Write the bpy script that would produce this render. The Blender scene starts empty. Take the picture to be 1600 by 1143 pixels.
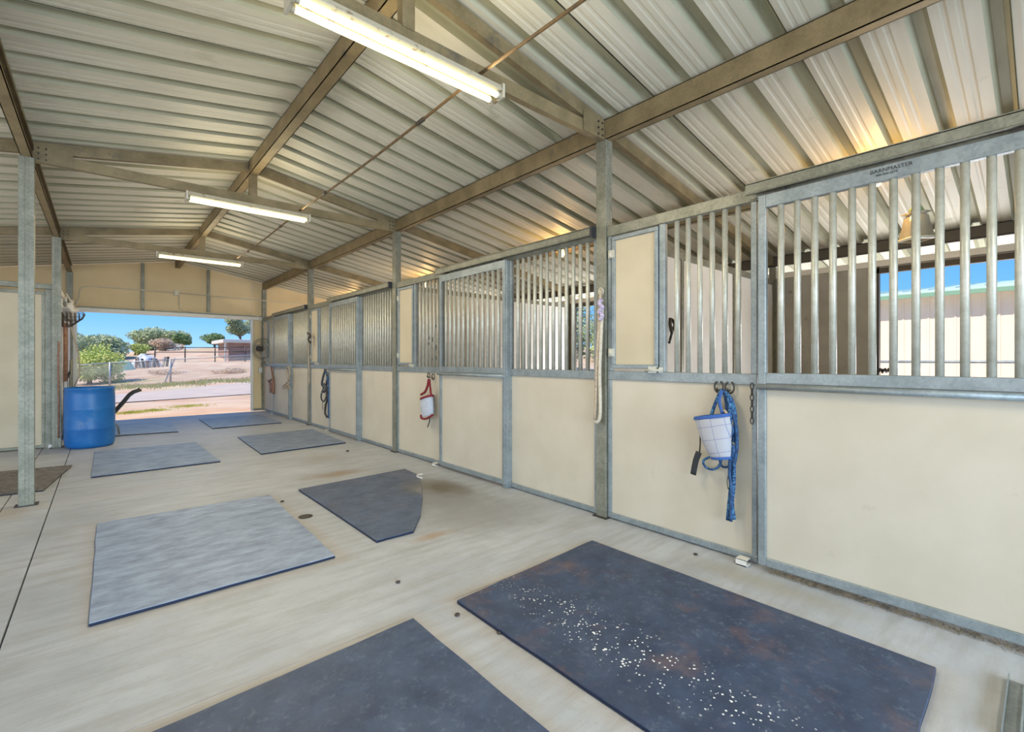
import bpy, bmesh, math, random
from mathutils import Vector, Matrix, noise
random.seed(7)
D = bpy.data
SC = bpy.context.scene
COL = SC.collection
# ------------------------------------------------------------------ camera
FPX = 733.0; CAMH = 1.30; YAW = math.atan(640 / FPX)
cam = D.objects.new('camera', D.cameras.new('camera')); COL.objects.link(cam)
cam.location = (0, 0, CAMH); cam.rotation_euler = (math.pi / 2, 0, -YAW)
cam.data.sensor_width = 36; cam.data.lens = 36 * FPX / 1600
cam.data.shift_y = -9.5 / 1600; cam.data.clip_start = 0.02; cam.data.clip_end = 500
SC.camera = cam
# ------------------------------------------------------------------ sky
wd = D.worlds.new('sky'); SC.world = wd; wd.use_nodes = True
nt = wd.node_tree; nt.nodes.clear()
out = nt.nodes.new('ShaderNodeOutputWorld'); bg = nt.nodes.new('ShaderNodeBackground')
tc = nt.nodes.new('ShaderNodeTexCoord'); sp = nt.nodes.new('ShaderNodeSeparateXYZ'); rp = nt.nodes.new('ShaderNodeValToRGB')
nt.links.new(tc.outputs['Generated'], sp.inputs[0]); nt.links.new(sp.outputs['Z'], rp.inputs[0])
nt.links.new(rp.outputs[0], bg.inputs[0]); nt.links.new(bg.outputs[0], out.inputs[0])
el = rp.color_ramp.elements
el[0].position = 0.0; el[0].color = (0.42, 0.70, 0.95, 1)
el[1].position = 0.22; el[1].color = (0.085, 0.34, 0.86, 1)
e = el.new(0.07); e.color = (0.20, 0.52, 0.93, 1)
e = el.new(1.0); e.color = (0.05, 0.20, 0.62, 1)
bg.inputs[1].default_value = 1.05
# ------------------------------------------------------------------ sun, and added area lamps filling in daylight at the open sides
def light(name, kind, loc, energy, color, rot=(0, 0, 0), size=None, size_y=None, angle=None, direction=None):
    l = D.lights.new(name, kind); l.energy = energy; l.color = color
    if kind == 'AREA':
        l.shape = 'RECTANGLE'; l.size = size; l.size_y = size_y or size
    if kind == 'POINT' and size: l.shadow_soft_size = size
    if angle: l.angle = angle
    o = D.objects.new(name, l); COL.objects.link(o); o.location = loc; o.rotation_euler = rot
    if direction: o.rotation_euler = Vector(direction).to_track_quat('-Z', 'Y').to_euler()
    return o
light('sun', 'SUN', (0, 0, 20), 4.6, (1.0, 0.92, 0.80), angle=0.01, direction=(0.62, -0.10, -0.78))
light('daylight_fill_side', 'AREA', (-4.6, 2.6, 1.15), 165, (0.88, 0.94, 1.0), size=11, size_y=2.1, direction=(1, 0.0, 0.12))
light('daylight_fill_end', 'AREA', (1.0, -5.0, 1.75), 380, (0.60, 0.79, 1.0), size=7.5, size_y=2.2, direction=(0.0, 1, -0.30)).data.spread = math.radians(130)
for yy in (.2, 4.5, 7.6, 11.3):            # added lamps outside each paddock doorway, standing in for bounce off the yard
    light('yard_fill', 'AREA', (7.75, yy, .12), 200, (0.98, 0.98, 1.0), size=1.6, size_y=1.6, direction=(-.62, .45, .5))

SC.view_settings.view_transform = 'Standard'
SC.view_settings.look = 'None'
SC.view_settings.gamma = 1.0
SC.view_settings.use_curve_mapping = False
SC.view_settings.exposure = 0.25

# ================================================================== helpers
class MB:
    def __init__(s): s.v = []; s.f = []; s.sm = []; s.uv = None
    def quadbox(s, P):            # 8 points: bottom 4 ccw, top 4 ccw
        b = len(s.v); s.v += [tuple(p) for p in P]
        for q in ((3, 2, 1, 0), (4, 5, 6, 7), (0, 1, 5, 4), (1, 2, 6, 5), (2, 3, 7, 6), (3, 0, 4, 7)):
            s.f.append([b + i for i in q]); s.sm.append(False)
        return s
    def box(s, x0, x1, y0, y1, z0, z1):
        x0, x1 = min(x0, x1), max(x0, x1); y0, y1 = min(y0, y1), max(y0, y1); z0, z1 = min(z0, z1), max(z0, z1)
        return s.quadbox([(x0, y0, z0), (x1, y0, z0), (x1, y1, z0), (x0, y1, z0), (x0, y0, z1), (x1, y0, z1), (x1, y1, z1), (x0, y1, z1)])
    def beam(s, p0, p1, w, h, up=(0, 0, 1)):      # rectangular bar between two points
        p0 = Vector(p0); p1 = Vector(p1); t = (p1 - p0).normalized(); u = Vector(up)
        a = t.cross(u).normalized() * (w / 2); b = a.cross(t).normalized() * (h / 2)
        return s.quadbox([p0 - a - b, p0 + a - b, p1 + a - b, p1 - a - b, p0 - a + b, p0 + a + b, p1 + a + b, p1 - a + b])
    def prism(s, pts, z0, z1):
        n = len(pts); b = len(s.v)
        s.v += [(p[0], p[1], z0) for p in pts] + [(p[0], p[1], z1) for p in pts]
        s.f.append(list(range(b + n - 1, b - 1, -1))); s.sm.append(False)
        s.f.append(list(range(b + n, b + 2 * n))); s.sm.append(False)
        for i in range(n):
            j = (i + 1) % n
            s.f.append([b + i, b + j, b + n + j, b + n + i]); s.sm.append(False)
        return s
    def tube(s, pts, r, n=8, closed=False, flat=1.0, flatdir=None):
        pts = [Vector(p) for p in pts]; m = len(pts); b = len(s.v)
        ref = Vector(flatdir) if flatdir else None
        prev = None
        for i, p in enumerate(pts):
            if closed: t = pts[(i + 1) % m] - pts[i - 1]
            else: t = pts[min(i + 1, m - 1)] - pts[max(i - 1, 0)]
            if t.length < 1e-9: t = Vector((0, 0, 1))
            t.normalize()
            if ref: a = ref - t * ref.dot(t)
            elif prev is None: a = t.orthogonal()
            else: a = prev - t * prev.dot(t)
            if a.length < 1e-6: a = t.orthogonal()
            a.normalize(); prev = a; c = t.cross(a)
            ri = r[i] if isinstance(r, (list, tuple)) else r
            for k in range(n):
                th = 2 * math.pi * k / n
                s.v.append(tuple(p + a * (math.cos(th) * ri * flat) + c * (math.sin(th) * ri)))
        rng = m if closed else m - 1
        for i in range(rng):
            j = (i + 1) % m
            for k in range(n):
                l = (k + 1) % n
                s.f.append([b + i * n + k, b + i * n + l, b + j * n + l, b + j * n + k]); s.sm.append(True)
        if not closed:
            s.f.append([b + k for k in range(n - 1, -1, -1)]); s.sm.append(False)
            s.f.append([b + (m - 1) * n + k for k in range(n)]); s.sm.append(False)
        return s
    def cyl(s, p0, p1, r, n=12): return s.tube([p0, p1], r, n)
    def lathe(s, c, prof, n=32, capb=True, capt=False):
        b = len(s.v); m = len(prof)
        for (r, z) in prof:
            for k in range(n):
                th = 2 * math.pi * k / n
                s.v.append((c[0] + r * math.cos(th), c[1] + r * math.sin(th), c[2] + z))
        for i in range(m - 1):
            for k in range(n):
                l = (k + 1) % n
                s.f.append([b + i * n + k, b + i * n + l, b + (i + 1) * n + l, b + (i + 1) * n + k]); s.sm.append(True)
        if capb: s.f.append([b + k for k in range(n - 1, -1, -1)]); s.sm.append(False)
        if capt: s.f.append([b + (m - 1) * n + k for k in range(n)]); s.sm.append(False)
        return s
    def grid(s, fn, nu, nv, closeu=False):
        b = len(s.v)
        for j in range(nv):
            for i in range(nu): s.v.append(tuple(fn(i / (nu if closeu else nu - 1), j / (nv - 1))))
        for j in range(nv - 1):
            for i in range(nu if closeu else nu - 1):
                i2 = (i + 1) % nu
                s.f.append([b + j * nu + i, b + j * nu + i2, b + (j + 1) * nu + i2, b + (j + 1) * nu + i]); s.sm.append(True)
        return s
    def build(s, name, m, parent=None, loc=None, solid=0, bevel=0):
        me = D.meshes.new(name); me.from_pydata(s.v, [], s.f); me.update()
        me.polygons.foreach_set('use_smooth', s.sm)
        if m: me.materials.append(m)
        o = D.objects.new(name, me); COL.objects.link(o)
        if parent: o.parent = parent
        if loc: o.location = loc
        if solid:
            md = o.modifiers.new('thickness', 'SOLIDIFY'); md.thickness = solid; md.offset = 0
        if bevel:
            md = o.modifiers.new('bevel', 'BEVEL'); md.width = bevel; md.segments = 1; md.limit_method = 'ANGLE'
        return o
def tag(o, label=None, cat=None, group=None, kind=None):
    if label: o['label'] = label
    if cat: o['category'] = cat
    if group: o['group'] = group
    if kind: o['kind'] = kind
    return o
def thing(name, loc, label, cat, group=None, rz=0):
    o = D.objects.new(name, None); COL.objects.link(o); o.location = loc; o.rotation_euler = (0, 0, rz)
    o.empty_display_size = .1
    return tag(o, label, cat, group)
def struct(name, loc=(0, 0, 0)):
    o = D.objects.new(name, None); COL.objects.link(o); o.location = loc; o['kind'] = 'structure'; return o
def clone(o, parent=None, loc=None):
    c = o.copy(); COL.objects.link(c)
    for k in ('group',):
        pass
    if parent: c.parent = parent
    if loc is not None: c.location = loc
    for ch in list(o.children): clone(ch, c)
    return c

# ================================================================== materials
def mat(name, col, rough=.6, metal=0.0, col2=None, scale=6.0, detail=4, lo=.35, hi=.65, bump=0.0, bscale=None, stretch=None,
        emit=None, spangle=0, spec=None, stain=None, alpha=None, trans=0):
    m = D.materials.new(name); m.use_nodes = True; t = m.node_tree; b = t.nodes['Principled BSDF']
    b.inputs['Base Color'].default_value = (*col, 1); b.inputs['Roughness'].default_value = rough; b.inputs['Metallic'].default_value = metal
    if spec is not None: b.inputs['Specular IOR Level'].default_value = spec
    if trans: b.inputs['Transmission Weight'].default_value = trans
    if emit:
        b.inputs['Emission Color'].default_value = (*emit[0], 1); b.inputs['Emission Strength'].default_value = emit[1]
    geo = t.nodes.new('ShaderNodeNewGeometry')
    mp = t.nodes.new('ShaderNodeMapping'); t.links.new(geo.outputs['Position'], mp.inputs[0])
    if stretch: mp.inputs['Scale'].default_value = stretch
    cur = None
    if col2 is not None:
        n = t.nodes.new('ShaderNodeTexNoise'); n.inputs['Scale'].default_value = scale; n.inputs['Detail'].default_value = detail
        t.links.new(mp.outputs[0], n.inputs['Vector'])
        r = t.nodes.new('ShaderNodeMapRange'); r.inputs[1].default_value = lo; r.inputs[2].default_value = hi
        t.links.new(n.outputs[0], r.inputs[0])
        x = t.nodes.new('ShaderNodeMix'); x.data_type = 'RGBA'
        x.inputs[6].default_value = (*col, 1); x.inputs[7].default_value = (*col2, 1)
        t.links.new(r.outputs[0], x.inputs[0]); cur = x.outputs[2]
    if spangle:
        v = t.nodes.new('ShaderNodeTexVoronoi'); v.inputs['Scale'].default_value = 70; t.links.new(geo.outputs['Position'], v.inputs['Vector'])
        sx = t.nodes.new('ShaderNodeSeparateColor'); t.links.new(v.outputs['Color'], sx.inputs[0])
        r = t.nodes.new('ShaderNodeMapRange'); r.inputs[3].default_value = 1 - spangle; r.inputs[4].default_value = 1 + spangle
        t.links.new(sx.outputs[0], r.inputs[0])
        x = t.nodes.new('ShaderNodeVectorMath'); x.operation = 'SCALE'
        if cur: t.links.new(cur, x.inputs[0])
        else: x.inputs[0].default_value = col
        t.links.new(r.outputs[0], x.inputs['Scale']); cur = x.outputs[0]
    if stain:                                   # (colour, scale, lo, hi)
        n = t.nodes.new('ShaderNodeTexNoise'); n.inputs['Scale'].default_value = stain[1]; n.inputs['Detail'].default_value = 8; n.inputs['Roughness'].default_value = .65
        t.links.new(geo.outputs['Position'], n.inputs['Vector'])
        r = t.nodes.new('ShaderNodeMapRange'); r.inputs[1].default_value = stain[2]; r.inputs[2].default_value = stain[3]
        t.links.new(n.outputs[0], r.inputs[0])
        x = t.nodes.new('ShaderNodeMix'); x.data_type = 'RGBA'
        if cur: t.links.new(cur, x.inputs[6])
        else: x.inputs[6].default_value = (*col, 1)
        x.inputs[7].default_value = (*stain[0], 1); t.links.new(r.outputs[0], x.inputs[0]); cur = x.outputs[2]
    if cur: t.links.new(cur, b.inputs['Base Color'])
    if bump:
        n = t.nodes.new('ShaderNodeTexNoise'); n.inputs['Scale'].default_value = bscale or 80; n.inputs['Detail'].default_value = 5
        t.links.new(mp.outputs[0], n.inputs['Vector'])
        bp = t.nodes.new('ShaderNodeBump'); bp.inputs['Strength'].default_value = bump; bp.inputs['Distance'].default_value = .01
        t.links.new(n.outputs[0], bp.inputs['Height']); t.links.new(bp.outputs[0], b.inputs['Normal'])
    return m

M_GALV = mat('galvanised_steel', (.29, .32, .32), .45, .35, col2=(.22, .25, .25), scale=9, bump=.04, spangle=.10)
M_BAR = mat('bar_steel', (.56, .545, .46), .40, .3, col2=(.47, .45, .36), scale=14, spangle=.05)
M_BEAM = mat('roof_steel', (.27, .205, .105), .55, .2, col2=(.18, .135, .065), scale=5, bump=.08, spangle=.08, stain=((.12, .10, .07), 3.5, .60, .72))
M_POST = mat('post_steel', (.26, .25, .19), .48, .3, col2=(.19, .185, .135), scale=7, spangle=.15, stain=((.17, .17, .13), 9, .56, .68))
M_PANEL = mat('cream_panel', (.585, .515, .40), .62, 0, col2=(.54, .47, .355), scale=3, bump=.05, bscale=260, stain=((.46, .40, .29), 5.5, .64, .80))
M_PANELW = mat('warm_lit_panel', (.56, .475, .33), .62, 0, col2=(.51, .43, .29), scale=3, bump=.05, bscale=260)  # cream panel with a warm light cast put into its colour
M_WHITE = mat('pale_panel', (.76, .74, .69), .6, 0, col2=(.70, .67, .61), scale=3, bump=.05, bscale=200)
M_OCHRE = mat('ochre_panel', (.74, .58, .33), .65, 0, col2=(.70, .54, .30), scale=2.5, bump=.05, bscale=200)
M_GREY = mat('grey_panel', (.40, .38, .33), .7, 0, col2=(.33, .31, .27), scale=4, stain=((.2, .18, .14), 6, .64, .72))
M_RUST = mat('rusty_rod', (.20, .12, .05), .7, .2, col2=(.12, .08, .04), scale=20)
M_DKBEAM = mat('dark_eave_steel', (.085, .07, .05), .6, .2)
M_TRIM = mat('white_trim', (.72, .68, .60), .5, .1)
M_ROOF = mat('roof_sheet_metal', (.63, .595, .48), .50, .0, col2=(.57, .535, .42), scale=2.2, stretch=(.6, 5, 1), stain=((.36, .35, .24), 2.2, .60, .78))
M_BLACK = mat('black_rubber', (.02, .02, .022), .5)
M_ROOFRIB = mat('shaded_olive_rib', (.40, .385, .27), .6, .0, col2=(.31, .30, .20), scale=2.5, stretch=(.6, 4, 1))  # recess shade painted into the rib faces, over an olive tint
M_DARK = mat('dark_metal', (.07, .06, .05), .5, .6)
M_CONDUIT = mat('conduit_paint', (.62, .56, .42), .5, .1)
M_TUBE = mat('fluorescent_tube', (1, 1, .9), .4, emit=((1.0, .90, .50), 1.25))
M_FIXT = mat('fixture_enamel', (.55, .50, .38), .5, .1, stain=((.25, .18, .10), 14, .56, .66))
M_BULB = mat('lamp_bulb', (1, .8, .4), .4, emit=((1.0, .62, .18), 9))
M_BLUEPL = mat('blue_plastic', (.006, .11, .36), .38, 0, col2=(.01, .15, .42), scale=3, stain=((.10, .20, .38), 6, .60, .74))
M_DIRT = mat('dirt', (.64, .49, .36), .95, 0, col2=(.54, .33, .21), scale=.6, detail=8, stain=((.36, .36, .12), .22, .56, .66), bump=.3, bscale=5)
M_YARD = mat('pale_yard', (.78, .70, .60), .95, 0, col2=(.70, .62, .52), scale=.8)
M_ROAD = mat('worn_asphalt', (.48, .40, .35), .9, 0, col2=(.56, .45, .37), scale=1.2, detail=8)
M_STALLFL = mat('stall_bedding', (.28, .22, .15), .95, 0, col2=(.4, .32, .2), scale=14)
M_CHAIN = mat('fence_wire', (.45, .46, .47), .5, .5)
M_ROPEB = mat('blue_rope', (.008, .035, .12), .8, 0, col2=(.07, .21, .36), scale=75, lo=.45, hi=.6)
M_ROPEN = mat('navy_webbing', (.01, .03, .09), .7, 0, col2=(.03, .10, .22), scale=50)
M_ROPET = mat('tan_rope', (.50, .40, .28), .9, 0, col2=(.36, .26, .18), scale=60)
M_ROPEW = mat('off_white_rope', (.62, .55, .43), .9, 0, col2=(.50, .42, .32), scale=50)
M_ROPEK = mat('black_rope', (.025, .03, .035), .8, 0, col2=(.25, .27, .28), scale=55, lo=.55, hi=.6)
M_RED = mat('dark_red_fleece', (.16, .012, .016), .9, 0, col2=(.25, .02, .025), scale=70)
M_BROWN = mat('brown_leather', (.20, .09, .05), .7, 0, col2=(.32, .17, .11), scale=30)
M_MESHG = mat('grey_mesh_fabric', (.42, .44, .50), .8, 0, col2=(.52, .54, .58), scale=40)
M_BLUEB = mat('blue_binding', (.04, .11, .34), .8)

def quilt_mat():
    m = D.materials.new('quilted_white_fabric'); m.use_nodes = True; t = m.node_tree; b = t.nodes['Principled BSDF']
    b.inputs['Roughness'].default_value = .85
    geo = t.nodes.new('ShaderNodeNewGeometry'); mp = t.nodes.new('ShaderNodeMapping'); t.links.new(geo.outputs['Position'], mp.inputs[0])
    mp.inputs['Rotation'].default_value = (math.radians(14), 0, 0); mp.inputs['Scale'].default_value = (0, 1, 1)
    sx = t.nodes.new('ShaderNodeSeparateXYZ'); t.links.new(mp.outputs[0], sx.inputs[0])
    masks = []
    for ax, per in (('Y', .085), ('Z', .085)):
        d = t.nodes.new('ShaderNodeMath'); d.operation = 'PINGPONG'; d.inputs[1].default_value = per / 2; t.links.new(sx.outputs[ax], d.inputs[0])
        c = t.nodes.new('ShaderNodeMath'); c.operation = 'LESS_THAN'; c.inputs[1].default_value = .0018; t.links.new(d.outputs[0], c.inputs[0]); masks.append(c)
    mx = t.nodes.new('ShaderNodeMath'); mx.operation = 'MAXIMUM'; t.links.new(masks[0].outputs[0], mx.inputs[0]); t.links.new(masks[1].outputs[0], mx.inputs[1])
    x = t.nodes.new('ShaderNodeMix'); x.data_type = 'RGBA'; x.inputs[6].default_value = (.44, .43, .45, 1); x.inputs[7].default_value = (.22, .24, .36, 1)
    t.links.new(mx.outputs[0], x.inputs[0]); t.links.new(x.outputs[2], b.inputs['Base Color'])
    return m
M_QUILT = quilt_mat()

def node(t, typ, **kw):
    n = t.nodes.new(typ)
    for k, v in kw.items(): setattr(n, k, v)
    return n
def mixc(t, fac, a, bcol):
    x = node(t, 'ShaderNodeMix', data_type='RGBA')
    if hasattr(fac, 'links'): t.links.new(fac, x.inputs[0])
    else: x.inputs[0].default_value = fac
    for s, i in ((a, 6), (bcol, 7)):
        if hasattr(s, 'links'): t.links.new(s, x.inputs[i])
        else: x.inputs[i].default_value = (*s, 1)
    return x.outputs[2]
def rng(t, v, a, b_, c=0., d=1., smooth=False):
    r = node(t, 'ShaderNodeMapRange'); t.links.new(v, r.inputs[0])
    if smooth: r.interpolation_type = 'SMOOTHSTEP'
    for i, q in zip((1, 2, 3, 4), (a, b_, c, d)): r.inputs[i].default_value = q
    return r.outputs[0]
def mul(t, a, b_, op='MULTIPLY'):
    m = node(t, 'ShaderNodeMath', operation=op)
    t.links.new(a, m.inputs[0])
    if hasattr(b_, 'links'): t.links.new(b_, m.inputs[1])
    else: m.inputs[1].default_value = b_
    return m.outputs[0]
def noi(t, vec, scale, detail=6, rough=.6):
    n = node(t, 'ShaderNodeTexNoise'); n.inputs['Scale'].default_value = scale; n.inputs['Detail'].default_value = detail; n.inputs['Roughness'].default_value = rough
    t.links.new(vec, n.inputs['Vector']); return n.outputs[0]
def blob(t, pos, cx, cy, rx, ry, edge=.5):     # soft ellipse on the floor, wobbled by noise
    sx = node(t, 'ShaderNodeMapping'); t.links.new(pos, sx.inputs[0])
    sx.inputs['Location'].default_value = (-cx / rx, -cy / ry, 0); sx.inputs['Scale'].default_value = (1 / rx, 1 / ry, 0)
    l = node(t, 'ShaderNodeVectorMath', operation='LENGTH'); t.links.new(sx.outputs[0], l.inputs[0])
    w = mul(t, noi(t, pos, 5), .7); s_ = mul(t, l.outputs['Value'], w, 'ADD')
    return rng(t, s_, 1.35, 1.35 - edge, 0, 1, True)
def rubber(name, dust_sheen, light_=0.0, rust=0.0, flecks=False, brown=None, fade=None):
    m = D.materials.new(name); m.use_nodes = True; t = m.node_tree; b = t.nodes['Principled BSDF']
    pos = node(t, 'ShaderNodeNewGeometry').outputs['Position']
    base = mixc(t, rng(t, noi(t, pos, 7, 9, .7), .38, .66), (.004, .013, .042), (.016, .034, .082))
    base = mixc(t, mul(t, rng(t, noi(t, pos, 26, 8, .75), .54, .72), .40), base, (.20, .24, .30))
    mp = node(t, 'ShaderNodeMapping'); t.links.new(pos, mp.inputs[0]); mp.inputs['Scale'].default_value = (1, 1.0 + 1.6 * dust_sheen, 1)
    streak = rng(t, noi(t, mp.outputs[0], 4.5, 9, .7), .34, .66)
    base = mixc(t, rng(t, streak, 0, 1, max(0, dust_sheen - .34 * dust_sheen), min(1, dust_sheen + .34 * dust_sheen)), base, (.38, .45, .56))  # dust, with sky reflection on the far mats painted in as bluish sheen
    if rust:
        base = mixc(t, mul(t, rng(t, noi(t, pos, 2.6, 9, .7), .53, .78), rust), base, (.24, .115, .07))
    if brown:
        base = mixc(t, mul(t, blob(t, pos, *brown, 1.0), .75), base, (.13, .10, .055))
    if flecks:
        band = blob(t, pos, 1.76, 1.2, .22, 1.05, .6)
        v = node(t, 'ShaderNodeTexVoronoi'); v.inputs['Scale'].default_value = 42; t.links.new(pos, v.inputs['Vector'])
        dot = rng(t, mul(t, v.outputs['Distance'], mul(t, noi(t, pos, 14, 3), .9), 'ADD'), .60, .56)
        base = mixc(t, mul(t, dot, band), base, (.80, .80, .78))
        v2 = node(t, 'ShaderNodeTexVoronoi'); v2.inputs['Scale'].default_value = 34; t.links.new(pos, v2.inputs['Vector'])
        base = mixc(t, mul(t, rng(t, v2.outputs['Distance'], .17, .13), band), base, (.82, .82, .80))
    if fade:
        base = mixc(t, mul(t, blob(t, pos, *fade, .9), .8), base, (.40, .38, .34))
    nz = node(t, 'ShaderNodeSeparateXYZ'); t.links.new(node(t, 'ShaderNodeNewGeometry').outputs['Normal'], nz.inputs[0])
    base = mixc(t, rng(t, nz.outputs['Z'], .75, .35), base, (.008, .016, .04))  # side faces painted dark, as if shaded and free of dust
    b.inputs['Specular IOR Level'].default_value = .35
    t.links.new(base, b.inputs['Base Color']); b.inputs['Roughness'].default_value = .50
    bp = node(t, 'ShaderNodeBump'); bp.inputs['Strength'].default_value = .25; bp.inputs['Distance'].default_value = .004
    t.links.new(noi(t, pos, 60, 5), bp.inputs['Height']); t.links.new(bp.outputs[0], b.inputs['Normal'])
    return m
def concrete(name):
    m = D.materials.new(name); m.use_nodes = True; t = m.node_tree; b = t.nodes['Principled BSDF']
    pos = node(t, 'ShaderNodeNewGeometry').outputs['Position']
    c = mixc(t, rng(t, noi(t, pos, 1.6, 8, .6), .35, .68), (.36, .375, .39), (.46, .47, .48))
    mp = node(t, 'ShaderNodeMapping'); t.links.new(pos, mp.inputs[0]); mp.inputs['Scale'].default_value = (.7, 5, 1)
    c = mixc(t, mul(t, rng(t, noi(t, mp.outputs[0], 2.2, 8, .7), .44, .70), .65), c, (.27, .255, .235))
    c = mixc(t, mul(t, rng(t, noi(t, pos, 4.2, 9, .72), .50, .70), .40), c, (.30, .28, .25))
    c = mixc(t, mul(t, rng(t, noi(t, pos, 26, 8, .75), .56, .72), .5), c, (.28, .25, .20))
    for (x, y, rx, ry, col, k) in ((2.45, 3.75, .72, 1.3, (.22, .215, .205), .90), (2.62, 4.1, .32, .55, (.11, .08, .04), .85), (2.35, 3.1, .8, .5, (.27, .26, .25), .7), (2.0, 5.35, .55, .22, (.26, .17, .09), .7),
                                   (1.85, 3.0, .25, .09, (.34, .20, .08), .6), (2.9, 1.1, .16, .75, (.33, .29, .21), .6), (-1.6, 6.5, 1.4, 3.2, (.50, .42, .27), .5),
                                   (.2, 6.0, 1.1, .30, (.40, .39, .38), .6), (-.2, 4.0, .28, .07, (.34, .33, .31), .6), (-.62, 5.85, .3, .35, (.34, .24, .15), .45), (2.2, 6.3, .5, .35, (.30, .26, .22), .5)):
        c = mixc(t, mul(t, blob(t, pos, x, y, rx, ry, .9), k), c, col)
    for (x0, x1, y0, y1) in ((-.14, 1.24, .16, 2.16), (1.34, 2.70, .2, 2.2), (-.12, 1.27, 2.98, 5.0)):   # rusty rim left around the mats
        sx = node(t, 'ShaderNodeSeparateXYZ'); t.links.new(pos, sx.inputs[0])
        e_ = .055
        f1 = mul(t, rng(t, sx.outputs['X'], x0 - .02, x0 + e_), rng(t, sx.outputs['X'], x1 + .02, x1 - e_))
        f2 = mul(t, rng(t, sx.outputs['Y'], y0 - .02, y0 + e_), rng(t, sx.outputs['Y'], y1 + .02, y1 - e_))
        c = mixc(t, mul(t, mul(t, f1, f2), .20), c, (.38, .26, .14))
    t.links.new(c, b.inputs['Base Color']); b.inputs['Roughness'].default_value = .50
    bp = node(t, 'ShaderNodeBump'); bp.inputs['Strength'].default_value = .2; bp.inputs['Distance'].default_value = .006
    t.links.new(noi(t, pos, 22, 6), bp.inputs['Height']); t.links.new(bp.outputs[0], b.inputs['Normal'])
    return m
M_CONC = concrete('concrete')

# ================================================================== layout numbers (metres)
XL, XR, XE, XW = -0.51, 3.15, 6.80, -4.17      # left posts, stall fronts, outer right wall, outer left side
XC = 1.32                                       # ridge
PY = [-4.88, -1.22, 2.44, 6.10, 9.76, 13.42]    # frame lines
YEND = 13.42
def roofz(x): return 3.60 - 0.172 * abs(x - XC)
def onx(px, py, X):                             # where a sight line through the photograph meets the plane x = X
    k = (px - 800) / FPX; S, C = math.sin(YAW), math.cos(YAW)
    Y = (X * C - k * X * S) / (S + k * C); d = X * S + Y * C
    return (X, Y, CAMH + (562 - py) / FPX * d)

# ------------------------------------------------------------------ floor
fl = struct('floor')
G = .004
def slab(x0, x1, y0, y1, m=M_CONC, z=0.0): MB().box(x0 + G, x1 - G, y0 + .0012, y1 - .0012, z - .12, z).build('concrete_slab', m, fl, bevel=.0015)
ys = [-5.2, -1.3, 2.13, 6.02, 9.70, 13.22]
for a, b in zip(ys[:-1], ys[1:]): slab(-.35, XR + .06, a, b)
for a, b in zip(ys[:-1], ys[1:]): slab(-.66, -.35, a, b)
for a, b in ((-5.2, 2.0), (2.0, 6.2), (6.2, 9.74)): slab(-4.3, -.66, a, b)
MB().box(XR + .065, XE - .05, -4.9, 13.3, -.12, -.03).build('stall_bedding', M_STALLFL, fl)
MB().box(XW, XL - .16, 9.76, 13.3, -.12, -.03).build('stall_bedding', M_STALLFL, fl)
MB().box(-.35, 3.2, -5.2, 13.2, -.16, -.125).build('gravel_base', M_DARK, fl)

# ------------------------------------------------------------------ ground outside
def sst(a, b, x):
    t = min(1, max(0, (x - a) / (b - a))); return t * t * (3 - 2 * t)
def gz(x, y):
    z = -.05 + sst(20, 30, y) * .075 * (min(25, max(-8, x)) - 1.5) + sst(33, 75, y) * 2.3
    if y > 14: z += .05 * noise.noise(Vector((x * .35, y * .35, 0))) * sst(14, 26, y)
    return z
gr = struct('ground')
m = MB(); xs = [-70 + i * 2.0 for i in range(81)]; yl = [-40 + j * 2.0 for j in range(21)] + [4, 8, 12] + [13.2 + j * 1.2 for j in range(50)] + [76, 82, 90, 100, 115, 135, 160]
yl = sorted(set(yl))
b0 = len(m.v)
for y in yl:
    for x in xs: m.v.append((x, y, gz(x, y) - (.12 if (-5 < x < 7 and y < 13.2) else 0)))
for j in range(len(yl) - 1):
    for i in range(len(xs) - 1):
        m.f.append([j * 81 + i, j * 81 + i + 1, (j + 1) * 81 + i + 1, (j + 1) * 81 + i]); m.sm.append(True)
m.build('dirt_ground', M_DIRT, gr)
m = MB()
m.grid(lambda u, v: (7.0 + u * 14, -18 + v * 34, -.035), 15, 30)
m.build('pale_yard', M_YARD, gr)
rd = MB()
def roadp(u, v):
    x = -22 + u * 50; y0 = 19.0 + .33 * x; y1 = 24.6 + .36 * x; y = y0 + (y1 - y0) * v
    return (x, y, gz(x, y) + .025)
rd.grid(roadp, 90, 10); ro = rd.build('road', M_ROAD); ro['kind'] = 'structure'

# ------------------------------------------------------------------ roof: sheets, purlins, trusses
ce = struct('ceiling')
def sheet_mesh(sgn, x_out):
    prof = []
    for k in range(3):
        y = k * .305
        prof += [(y - .050, 0), (y - .024, .040), (y + .024, .040), (y + .050, 0)]
        prof += [(y + .115, 0), (y + .125, .0025), (y + .140, .0025), (y + .150, 0), (y + .180, 0), (y + .190, .0025), (y + .205, .0025), (y + .215, 0)]
    prof += [(.915 - .056, 0.004), (.915 - .024, .044), (.915 + .022, .044), (.915 + .046, .014)]
    m = MB(); b = 0
    for (x) in (XC, x_out):
        for (y, z) in prof: m.v.append((x, y, roofz(x) + z))
    n = len(prof)
    for i in range(n - 1):
        m.f.append([i, i + 1, n + i + 1, n + i] if sgn < 0 else [n + i, n + i + 1, i + 1, i]); m.sm.append(False)
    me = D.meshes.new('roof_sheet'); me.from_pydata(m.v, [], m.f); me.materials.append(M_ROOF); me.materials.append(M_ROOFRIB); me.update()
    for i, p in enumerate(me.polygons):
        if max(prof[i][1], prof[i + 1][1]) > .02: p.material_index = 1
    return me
mr, ml = sheet_mesh(1, XE + .85), sheet_mesh(-1, XW - .6)
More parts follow.
